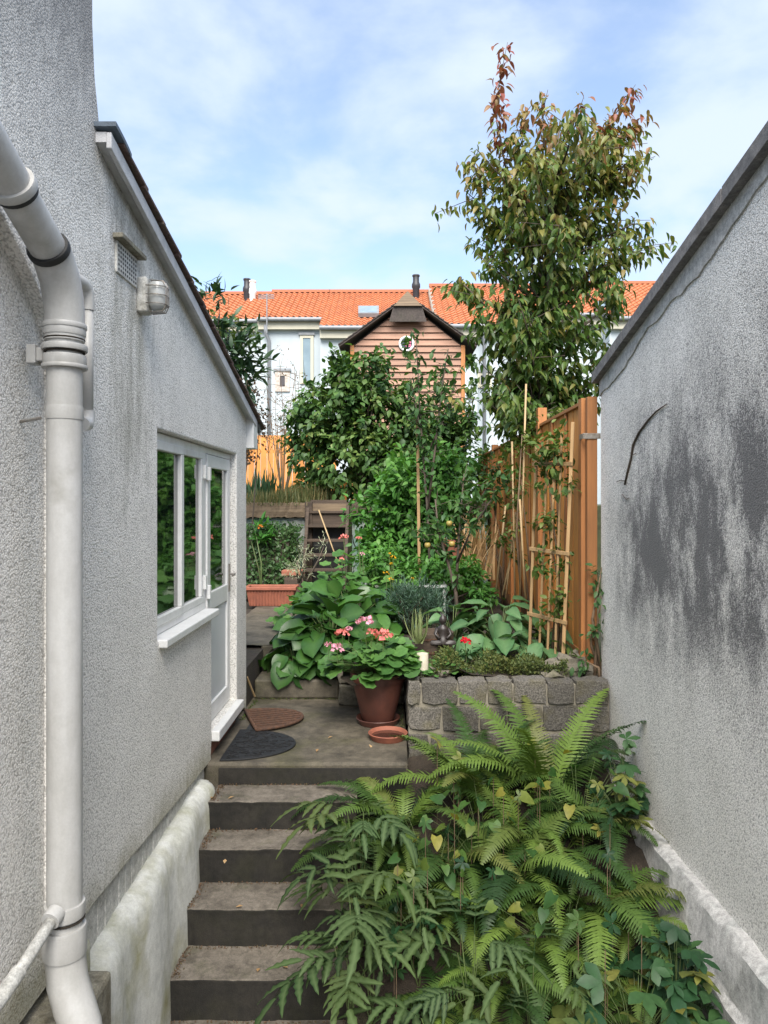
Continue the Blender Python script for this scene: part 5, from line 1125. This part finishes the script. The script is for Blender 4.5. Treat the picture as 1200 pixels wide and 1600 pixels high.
def twiggy(name, loc, label, n, h, spread, seed, leafn=0, cat='shrub'):
    g = np.random.default_rng(seed); t = thing(name, loc, label, cat); mb = MB(); L = Vector(loc); tips = []
    for k in range(n):
        a = g.uniform(0, 2*math.pi); e = L + Vector((math.cos(a)*spread*g.random(), math.sin(a)*spread*g.random(), h*g.uniform(.6, 1.05)))
        m_ = L.lerp(e, .5)+Vector((g.normal(0, .08), g.normal(0, .08), .05)); mb.tube([L, m_, e], [.012, .008, .003], 5)
        for q in range(6):
            b_ = m_.lerp(e, g.random()); f_ = b_+Vector((g.normal(0, .22), g.normal(0, .2), abs(g.normal(.1, .16)))); mb.tube([b_, b_.lerp(f_, .5)+Vector((g.normal(0, .03), 0, .02)), f_], [.005, .004, .0025], 4); tips.append(f_)
    mb.build('branches', M['twig'], t)
    if leafn:
        T_ = np.array(tips)[g.integers(0, len(tips), leafn)] + g.normal(0, .06, (leafn, 3)); scatter('foliage', T['small'], T_, g.normal(size=(leafn, 3)), g.normal(size=(leafn, 3)), .05, g.random(leafn), M['brown'], t)
    return t
twiggy('bare_shrub', (-2.15, 14.6, -0.03), 'nearly bare twiggy shrub in front of the orange back fence', 17, 2.75, 0.75, 86, 150)
bush('laurel_bush', (-2.55, 10.2, -1.49), 'dark evergreen shrub rising behind the extension roof', 'shrub', [(P(372, 560, 10.2), (.26, .3, .36)), (P(348, 515, 10.2), (.16, .25, .24)), (P(335, 475, 10.2), (.14, .2, .2)), (P(385, 590, 10.2), (.22, .25, .22)), (P(350, 640, 10.4), (.4, .4, .5)), (P(390, 640, 10.4), (.15, .2, .15), .05)], 1050, 'lance', 0.18, 'dark', droop=-.25, spread=.13, seed=87, stems=9, out=.9)
bush('brown_hedge', (-2.35, 11.4, -1.49), 'dried brown bush behind the lower end of the extension roof', 'shrub', [(P(388, 635, 11.4), (.22, .3, .42)), (P(375, 600, 11.4), (.2, .3, .3)), (P(395, 680, 11.4), (.22, .3, .4))], 1900, 'small', 0.06, 'brown', seed=88, spread=.07, droop=.1, stems=8)
bush('climbing_leaves', (-3.05, 13.6, -0.03), 'yellow-green creeper hanging near the far house eaves', 'plant', [(P(345, 510, 13.6), (.35, .2, .22)), (P(370, 528, 13.6), (.4, .2, .12))], 300, 'ovate', 0.11, 'climb', seed=89, spread=.1, stems=3)

# the big climber mass
Yh = 12.95
def E(u, v, ru, rv, y=Yh, ry=0.5): 
    return (tuple(P(u, v, y)), (ru*y/F, ry, rv*y/F))
bush('climber_mass', (0.1, 12.9, -0.03), 'huge dark climber smothering an arch below the playhouse', 'shrub',
     [E(515, 660, 58, 62), E(572, 645, 48, 48), E(655, 680, 62, 50, ry=.6), E(712, 690, 38, 48), E(555, 715, 72, 66, ry=.7), E(640, 735, 78, 66, ry=.7), E(712, 735, 42, 75), E(486, 700, 36, 42), E(533, 605, 32, 34), E(572, 590, 30, 44), E(600, 625, 30, 34), E(470, 640, 14, 16)],
     12500, 'hop', 0.13, 'hop', seed=90, spread=.13, droop=.45, stems=14, shell=(.72, 1.08), sub=16)
for i, (u, v0, v1, w, lab) in enumerate(((580, 518, 650, 17, 'leafy climber shoot reaching up the left of the playhouse'), (640, 545, 650, 10, 'leafy climber shoot in front of the porthole'), (690, 575, 660, 12, 'leafy climber shoot at the right of the playhouse boards'), (527, 545, 600, 10, 'stray climber shoot sticking out to the left'), (735, 560, 660, 9, 'climber shoot beside the right corner of the playhouse'))):
    bush('climber_shoot', tuple(P(u, v1, 12.6)), lab, 'vine', [E(u+5*math.sin(k*2.1+i), v1+(v0-v1)*k/5, w*(1.1-.12*k), 13, 12.6, .12) for k in range(6)], 150, 'hop', 0.12, 'hop', seed=200+i, spread=.06, stems=3, group='climber shoots above the shrub mass')
bush('green_shrub', (0.45, 10.4, -1.43), 'bright green leafy shrub in the middle of the garden', 'shrub',
     [E(640, 770, 52, 55, 10.4, .45), E(695, 760, 46, 60, 10.4, .45), E(600, 810, 42, 46, 10.4, .4), E(660, 830, 62, 50, 10.4, .5), E(620, 870, 50, 40, 10.3, .4), E(690, 880, 50, 40, 10.3, .4), E(585, 860, 26, 30, 10.0, .3)],
     7200, 'ovate', 0.12, 'bright', seed=91, spread=.11, stems=12, shell=(.65, 1.08))
bush('mixed_foliage', (0.30, 9.1, -1.43), 'low leafy border plants around the yellow flowers', 'plant',
     [E(640, 905, 45, 26, 9.1, .4), E(690, 900, 40, 30, 9.1, .4), E(728, 900, 28, 28, 9.2, .4), E(590, 880, 30, 30, 9.2, .3), E(752, 930, 22, 22, 8.8, .3)], 3200, 'ovate', 0.08, 'bright', seed=92, spread=.07, stems=8)
bush('rosemary_bush', (0.25, 8.05, -1.43), 'blue-green needle-leaved rosemary bush behind the spider plant', 'shrub',
     [E(652, 942, 42, 30, 8.0, .32), E(628, 940, 20, 26, 8.0, .25), E(680, 955, 20, 22, 7.9, .25)], 4200, 'needle', 0.075, 'rosem', seed=93, spread=.06, droop=-.5, stems=10, out=.8)
GC = 'broad-leaved clumps in the raised bed'
leafy('broad_leaf_plant', (1.05, 7.15, -1.43), 'large broad-leaved plant in the bed before the trellis', 'plant', BR, M['comf'], 62, (0.40, 0.36), 0.56, 0.28, 94, GC, up=0.5, droop=0.3, stem=0.006)
leafy('broad_leaf_plant', (1.35, 6.75, -1.43), 'broad-leaved plant at the foot of the trellis', 'plant', BR, M['comf'], 22, (0.24, 0.24), 0.40, 0.23, 95, GC, up=0.5, droop=0.35, stem=0.006)
leafy('broad_leaf_plant', (0.62, 7.5, -1.43), 'broad-leaved plant beside the dark figurine', 'plant', BR, M['comf'], 22, (0.25, 0.25), 0.42, 0.23, 96, GC, up=0.5, droop=0.3, stem=0.006)
# herb carpet
g = np.random.default_rng(97); n = 9000
x_ = g.uniform(0.15, 1.45, n); y_ = 6.08 + np.abs(g.normal(0, .28, n)); hh = 0.05+0.09*np.sin(x_*7+1)**2*np.clip(1-(y_-6.1)/.9, .2, 1)+.05*np.sin(x_*17)
pp = np.stack([x_, y_, -1.44+hh*g.random(n)**.5*1.3], 1)
tag(scatter('herb_carpet', T['small'], pp, g.normal(size=(n, 3))*.8+np.array([0, -.2, .5]), g.normal(size=(n, 3))+np.array([0, 0, 1.]), g.uniform(.018, .036, n), np.clip(.5+.3*np.sin(x_*5+y_*9)+g.normal(0, .2, n), 0, 1), M['herb'], None), 'low creeping herbs spreading along the top of the block wall', 'herbs', kind='stuff')
leafy('herb_sprig', (0.42, 6.12, -1.42), 'bright green sprig drooping over the block wall', 'plant', [RD], M['pelarg'], 40, (0.12, 0.1), 0.14, 0.04, 98, dome=True)
ro = thing('rose', P(727, 1040, 6.5), 'single bright red rose above the herbs', 'flower'); flower(ro, P(727, 1003, 6.5), .045, 'red', 34, 99)
MB().tube([P(730, 1050, 6.5), P(727, 1006, 6.5)], .004, 5).build('stem', M['stem'], ro)
p, D, U, tn = cloud([(P(735, 1025, 6.5), (.12, .1, .08), 1)], 70, 8, .04, g=g); scatter('leaves', T['ovate'], p, D, U, .05, tn*.5, M['apple'], ro)
cd = thing('stone_stub', P(660, 1030, 6.13), 'short cream cylindrical stone stub on the corner of the bed', 'ornament')
q = P(660, 1036, 6.15); MB().lathe([(0, -1.43), (.05, -1.43), (.05, -1.255), (.046, -1.245), (.03, -1.243), (0, -1.25)], (q.x, q.y, 0), 20).build('stub', m_plain('cream_stone', (.55, .5, .4), (.42, .38, .3), .7, 20), cd, smooth=True, auto=40)
hb = thing('barrel_planter', P(680, 1010, 6.95), 'low dark wooden tub behind the cream stub', 'planter'); q = P(678, 1000, 6.95)
MB().lathe([(0, -1.42), (.17, -1.42), (.185, -1.2), (.165, -1.2), (.16, -1.26), (0, -1.26)], (q.x, q.y, 0), 20).build('tub', M['darkwood'], hb, smooth=True, auto=40)
for z_ in (-1.37, -1.25): MB().lathe([(.178 if z_ > -1.3 else .174, z_-.012), (.187 if z_ > -1.3 else .18, z_-.012), (.19 if z_ > -1.3 else .182, z_+.012)], (q.x, q.y, 0), 20).build('hoop', M['rust'], hb)
fg = thing('figurine', P(692, 1000, 6.8), 'small dark seated figurine on the rim of the wooden tub', 'figurine'); q = P(692, 996, 6.8)
MFG = m_plain('dark_bronze', (.028, .022, .02), rough=.45, scale=30)
MB().lathe([(0, 0), (.07, 0), (.075, .03), (.055, .06), (.045, .10), (.052, .135), (.045, .16), (.02, .175), (.018, .185), (.033, .20), (.036, .225), (.028, .25), (.012, .262), (.01, .275), (0, .28)], (q.x, q.y, q.z-.06), 18).build('body', MFG, fg, smooth=True)
for s in (-1, 1): MB().tube([(q.x+s*.05, q.y, q.z+.085), (q.x+s*.072, q.y-.02, q.z+.03), (q.x+s*.03, q.y-.06, q.z+.0)], [.018, .016, .012], 8).build('arm', MFG, fg, smooth=True)
for s in (-1, 1): MB().tube([(q.x+s*.02, q.y, q.z-.04), (q.x+s*.095, q.y-.03, q.z-.04), (q.x-s*.02, q.y-.075, q.z-.045)], [.03, .026, .018], 8).build('leg', MFG, fg, smooth=True)
spiky('spider_plant', P(655, 1005, 6.6), 'pale striped spider plant beside the tub', 'plant', 40, 0.26, .015, 'spider', 100, .7)
bn = thing('garden_table', P(672, 940, 9.0), 'low white garden table almost buried in foliage', 'table'); q = P(664, 914, 8.95)
for k in range(5): box('slat', M['upvc'], bn, q.x-.26, q.x+.26, 8.75+k*.1, 8.83+k*.1, q.z-.015, q.z+.01, .004)
for sx in (-1, 1):
    for yy in (8.77, 9.2): box('leg', M['upvc'], bn, q.x+sx*.22-.015, q.x+sx*.22+.015, yy, yy+.03, -1.43, q.z-.016)
bp_ = thing('flower_pot', P(712, 880, 10.0), 'orange terracotta pot half hidden by the apple tree leaves', 'pot'); q = P(712, 855, 9.7)
MB().lathe([(0, q.z-.32), (.10, q.z-.32), (.15, q.z+.03), (.165, q.z+.03), (.165, q.z+.09), (.14, q.z+.09), (.13, q.z+.03), (0, q.z+.02)], (q.x, q.y, 0), 22).build('pot_body', M['terracotta'], bp_, smooth=True, auto=40)
MB().box(q.x-.12, q.x+.12, q.y-.12, q.y+.12, -1.43, q.z-.321).build('plinth_block', M['granite'], bp_, bevel=.01)
hr = thing('hose_hoop', P(570, 860, 11.0), 'thin black hoops of hose near the wooden steps', 'hose')
for k, u in enumerate((561, 573)):
    c = P(u, 825, 11.0); MB().tube([c+Vector((.12*math.cos(a_/10*math.pi)*(1 if k else .8), 0, .22*math.sin(a_/10*math.pi)-.1)) for a_ in range(10, 21)], .009, 6).build('loop', M['seal'], hr, smooth=True)

# ------------------------------------------------------------------ apple trees with stakes
def apple_tree(base, stems, label, nleaf, size, seed, apples=0, napp=()):
    g = np.random.default_rng(seed); t = thing('apple_tree', tuple(base), label, 'tree', 'young apple trees'); mb = MB(); pts = []
    for path, r0 in stems:
        path = [Vector(p_) for p_ in path]; m_ = len(path); mb.tube(path, [r0*(1-.75*i/(m_-1)) for i in range(m_)], 7)
        for i in range(m_-1):
            for q in range(int((path[i+1]-path[i]).length*26)+1):
                f = g.random(); w = (i+f)/(m_-1)
                if w > .28: pts.append(path[i].lerp(path[i+1], f))
    mb.build('trunk', M['bark'], t, smooth=True)
    tw = MB(); lp = []
    for p_ in pts:
        e = p_+Vector((g.normal(0, .09), g.normal(0, .09), g.normal(.05, .06))); tw.tube([p_, e], [.004, .002], 4, False)
        for q in range(nleaf): lp.append(p_.lerp(e, g.uniform(.3, 1.1)))
    tw.build('twigs', M['bark'], t, kind='stuff')
    lp = np.array(lp); n = len(lp); D = g.normal(size=(n, 3)); D[:, 2] -= .3
    scatter('crown', T['ovate'], lp, D, np.array([0, 0, 1.])+g.normal(0, .4, (n, 3)), g.uniform(.7, 1.2, n)*size, g.random(n), M['apple'], t)
    ma = m_plain('apple_skin', (.26, .25, .06), (.30, .17, .05), .4, 8, 0)
    for p_ in napp:
        MB().lathe([(0, -.03), (.018, -.032), (.033, -.01), (.034, .012), (.022, .03), (.008, .026), (0, .02)], p_, 12).build('apple', ma, t, smooth=True)
    return t
y = 9.0
apple_tree(P(668, 1000, y), [([P(675, 968, y), P(668, 800, y), P(656, 640, y), P(650, 520, y)], .019), ([P(668, 800, y), P(680, 700, y), P(690, 610, y), P(700, 545, y)], .018), ([P(664, 740, y), P(655, 660, y), P(640, 590, y)], .014), ([P(672, 700, y), P(700, 640, y), P(712, 590, y)], .012)], 'tall slender apple tree tied to a pale stake in front of the playhouse', 3, .10, 110)
y = 8.2
apple_tree(P(712, 990, y), [([P(716, 988, y), P(712, 925, y), P(700, 880, y), P(685, 830, y), P(680, 780, y)], .026), ([P(712, 925, y), P(716, 860, y), P(720, 800, y), P(725, 740, y)], .02), ([P(714, 880, y), P(735, 830, y-.2), P(765, 785, y-.4), P(795, 747, y-.5)], .014), ([P(735, 830, y-.2), P(750, 780, y-.2), P(770, 745, y-.2)], .01), ([P(700, 880, y), P(670, 850, y), P(650, 830, y)], .01)],
           'low branching apple tree with a few yellow apples near the fence', 5, .095, 111, napp=[P(702, 818, 8.1), P(706, 850, 8.05), P(668, 852, 8.1)])
stk = thing('tree_stake', P(655, 960, 9.15), 'pale timber stake behind the slender apple tree', 'stake')
for u, v0, w in ((652, 640, .035),): MB().obox(P(u+4, 962, 9.15), P(u, v0, 9.15), w, w, (0, 1, 0)).build('rod', M['paleslat'], stk)

# ------------------------------------------------------------------ trellises, canes and climbers on the fence
tl = thing('trellis', P(870, 1020, 6.35), 'pale ladder-like wooden trellis leaning on the nearest fence panel', 'trellis')
tx = 1.50
def tq(t, z_, off=0): return Vector((1.255 + 0.22*t + (z_+1.3)*0.035, 6.72 - 0.36*t - off, z_))
for t, z0, z1, w in ((0.0, -1.42, 0.52, .026), (0.30, -1.42, .60, .020), (0.55, -1.42, .56, .020), (0.78, -1.42, .62, .020), (1.0, -1.44, .70, .030)):
    MB().obox(tq(t, z0), tq(t+rnd.uniform(-.05, .05), z1), w, .016, (0.5, 0.85, 0)).build('upright', M['paleslat'], tl, bevel=.003)
for z_ in (-1.02, -.43, .34): MB().obox(tq(-.12, z_+.02, .02), tq(1.06, z_, .02), .016, .034).build('crosspiece', M['paleslat'], tl, bevel=.003)
def tp(y_, z_, off=0): return tq((6.95-y_)/0.55, z_, .03)
GT = 'climbers on the fence'
def fencecl(loc, label, pts, n, seed, size=.075, mat='climb'):
    return bush('fence_climber', tuple(loc), label, 'vine', [(tuple(p_), (r_*.5, r_, r_*1.1)) for p_, r_ in pts], n, 'ovate', size, mat, seed=seed, spread=.07, stems=4, stemmat=M['twig'], group=GT, shell=(.3, 1.1), sub=9)
fencecl((1.47, 6.6, -1.43), 'climber with yellowish leaves growing up the pale trellis', [(tp(6.6, .45), .20), (tp(6.8, .3), .17), (tp(6.5, .15), .10), (tp(6.75, -.2), .12), (tp(6.85, -.55), .13), (tp(6.5, -.55), .06), (tp(6.5, -.85), .10), (tp(6.75, -1.0), .11), (tp(6.45, -1.2), .08)], 620, 121)
fencecl((1.55, 8.3, -1.43), 'dense climber on canes against the second fence panel', [(P(822, 690, 7.9), .18), (P(812, 730, 8.0), .17), (P(808, 770, 8.1), .2), (P(800, 820, 8.2), .2), (P(803, 870, 8.2), .16), (P(785, 850, 8.4), .13), (P(795, 700, 8.6), .17), (P(830, 650, 7.9), .12)], 480, 122, .07)
fencecl((1.55, 10.2, -1.43), 'thin climber on the far fence panels', [(P(775, 740, 10.2), .25), (P(768, 780, 10.2), .2), (P(760, 830, 10.2), .2)], 260, 123, .08)
fencecl((1.70, 6.15, -1.43), 'ivy trailing down between the fence post and roughcast wall', [(P(938, 880, 6.17), .05), (P(935, 925, 6.17), .06), (P(925, 985, 6.15), .09), (P(912, 1030, 6.1), .06), (P(915, 1065, 6.0), .07), (P(936, 900, 6.17), .05)], 130, 124, .07, 'apple')
cn = thing('cane_fan', P(800, 930, 8.0), 'fan of bamboo canes leaning on the fence', 'canes')
for u0, v0, u1, v1, y_ in ((805, 940, 800, 690, 8.1), (812, 945, 822, 600, 8.0), (790, 935, 806, 800, 8.3), (822, 950, 812, 780, 7.9), (785, 930, 812, 810, 8.4), (775, 925, 790, 790, 8.6)):
    MB().tube([P(u0, v0, y_), P(u1, v1, y_)], .011, 6).build('cane', M['cane'], cn, smooth=True)
tuft('straw_bundle', P(745, 905, 9.6), 'bundle of dry straw-coloured stalks against the fence', 'plant', 120, .75, .10, 'straw', 125, .22)

# ------------------------------------------------------------------ cherry tree beyond the fence
def cherry():
    g = np.random.default_rng(131); Yt = 9.2; base = Vector((1.98, Yt, -1.5)); t = thing('cherry_tree', tuple(base), 'tall tree with olive-green leaves turning red at the top beyond the fence', 'tree')
    mb = MB(); trunk = [base, P(846, 720, Yt), P(850, 600, Yt), P(858, 480, Yt), P(862, 360, Yt), P(868, 250, Yt), P(875, 190, Yt)]
    mb.tube(trunk, [.085, .075, .065, .05, .038, .022, .01], 10); tr_o = mb.build('trunk', M['bark'], t, smooth=True)
    lim = MB(); LP, LD, LT = [], [], []
    def leaves_along(a, b, n, red=0.0, sp=.05):
        ax = (b-a)
        for q in range(n):
            f = q/n + g.uniform(0, 1/n); c = a.lerp(b, f) + Vector(g.normal(0, sp, 3)); an_ = g.uniform(0, 2*math.pi)
            o_ = Vector((math.cos(an_), math.sin(an_), 0)); LP.append(c); LD.append(o_*.75 + ax.normalized()*.35 + Vector((0, 0, -.75)) + Vector(g.normal(0, .25, 3)))
            zt = c.z; LT.append(np.clip(g.normal(.19, .15) + max(0, (zt-2.2)/3.2)*.34 + red, 0, 1))
    def trunk_at(v):
        for i in range(len(trunk)-1):
            za, zb_ = trunk[i].z, trunk[i+1].z; z_ = (787-v)*Yt/F
            if za <= z_ <= zb_: return trunk[i].lerp(trunk[i+1], (z_-za)/(zb_-za))
        return trunk[-1]
    rows = [(205, 812, 985), (250, 735, 1000), (300, 730, 990), (350, 742, 1008), (400, 750, 985), (445, 722, 975), (495, 742, 965), (545, 748, 965), (595, 752, 935), (635, 760, 905)]
    ends = []
    for v, ul, ur in rows:
        for f in (0, .16, .34, .5, .66, .84, 1):
            ends.append((ul+(ur-ul)*f + g.normal(0, 8), v + g.normal(0, 15), Yt + g.normal(0, .35)*(1-abs(f-.5)) + (.55*(g.random()-.5)*4 if .2 < f < .8 else 0)))
    for u, v, y_ in ends:
        e = P(u, v, y_); st_ = trunk_at(min(v+70+g.uniform(0, 60), 690)); m_ = st_.lerp(e, .55)+Vector((0, 0, -.04)); lim.tube([st_, m_, e], [.022, .013, .004], 5)
        leaves_along(st_.lerp(e, .25), e, 38, 0, .09)
        for q in range(6):
            s0 = st_.lerp(e, g.uniform(.45, 1)); d_ = Vector(g.normal(0, .26, 3)); d_.z = abs(d_.z)*.6; f_ = s0 + d_; lim.tube([s0, f_], [.006, .003], 4, False); leaves_along(s0, f_, 20, 0, .06)
    for pth, red in (([(812, 330), (790, 260), (776, 190), (780, 130), (793, 66)], .40), ([(905, 260), (945, 200), (975, 160), (993, 132)], .32), ([(850, 230), (848, 175), (856, 140)], .22), ([(935, 250), (970, 215), (1003, 182)], .3), ([(880, 220), (902, 180), (912, 152)], .2), ([(940, 300), (985, 262), (1000, 240)], .08), ([(945, 370), (990, 350), (1014, 352)], .0), ([(820, 210), (815, 185), (830, 165)], .2), ([(760, 290), (738, 255), (725, 258)], .15), ([(760, 480), (725, 445), (712, 440)], .1), ([(950, 300), (988, 285), (1000, 280)], .05)):
        pp = [P(u, v, Yt+g.normal(0, .12)) for u, v in pth]; lim.tube(pp, [.014-.011*i/(len(pp)-1) for i in range(len(pp))], 5)
        for a, b in zip(pp[:-1], pp[1:]): leaves_along(a, b, int((b-a).length*75)+3, red, .055)
    lim.build('limbs', M['bark'], t, smooth=True)
    LP = np.array(LP); LD = np.array(LD); n = len(LP)
    scatter('crown', T['cherry'], LP, LD, np.array([0, -.2, 1.])+g.normal(0, .35, (n, 3)), g.uniform(.10, .165, n), np.array(LT), M['cherry'], t)
cherry()
sc.cycles.max_bounces = 6; sc.cycles.diffuse_bounces = 3; sc.cycles.glossy_bounces = 2; sc.cycles.transmission_bounces = 3; sc.cycles.transparent_max_bounces = 4
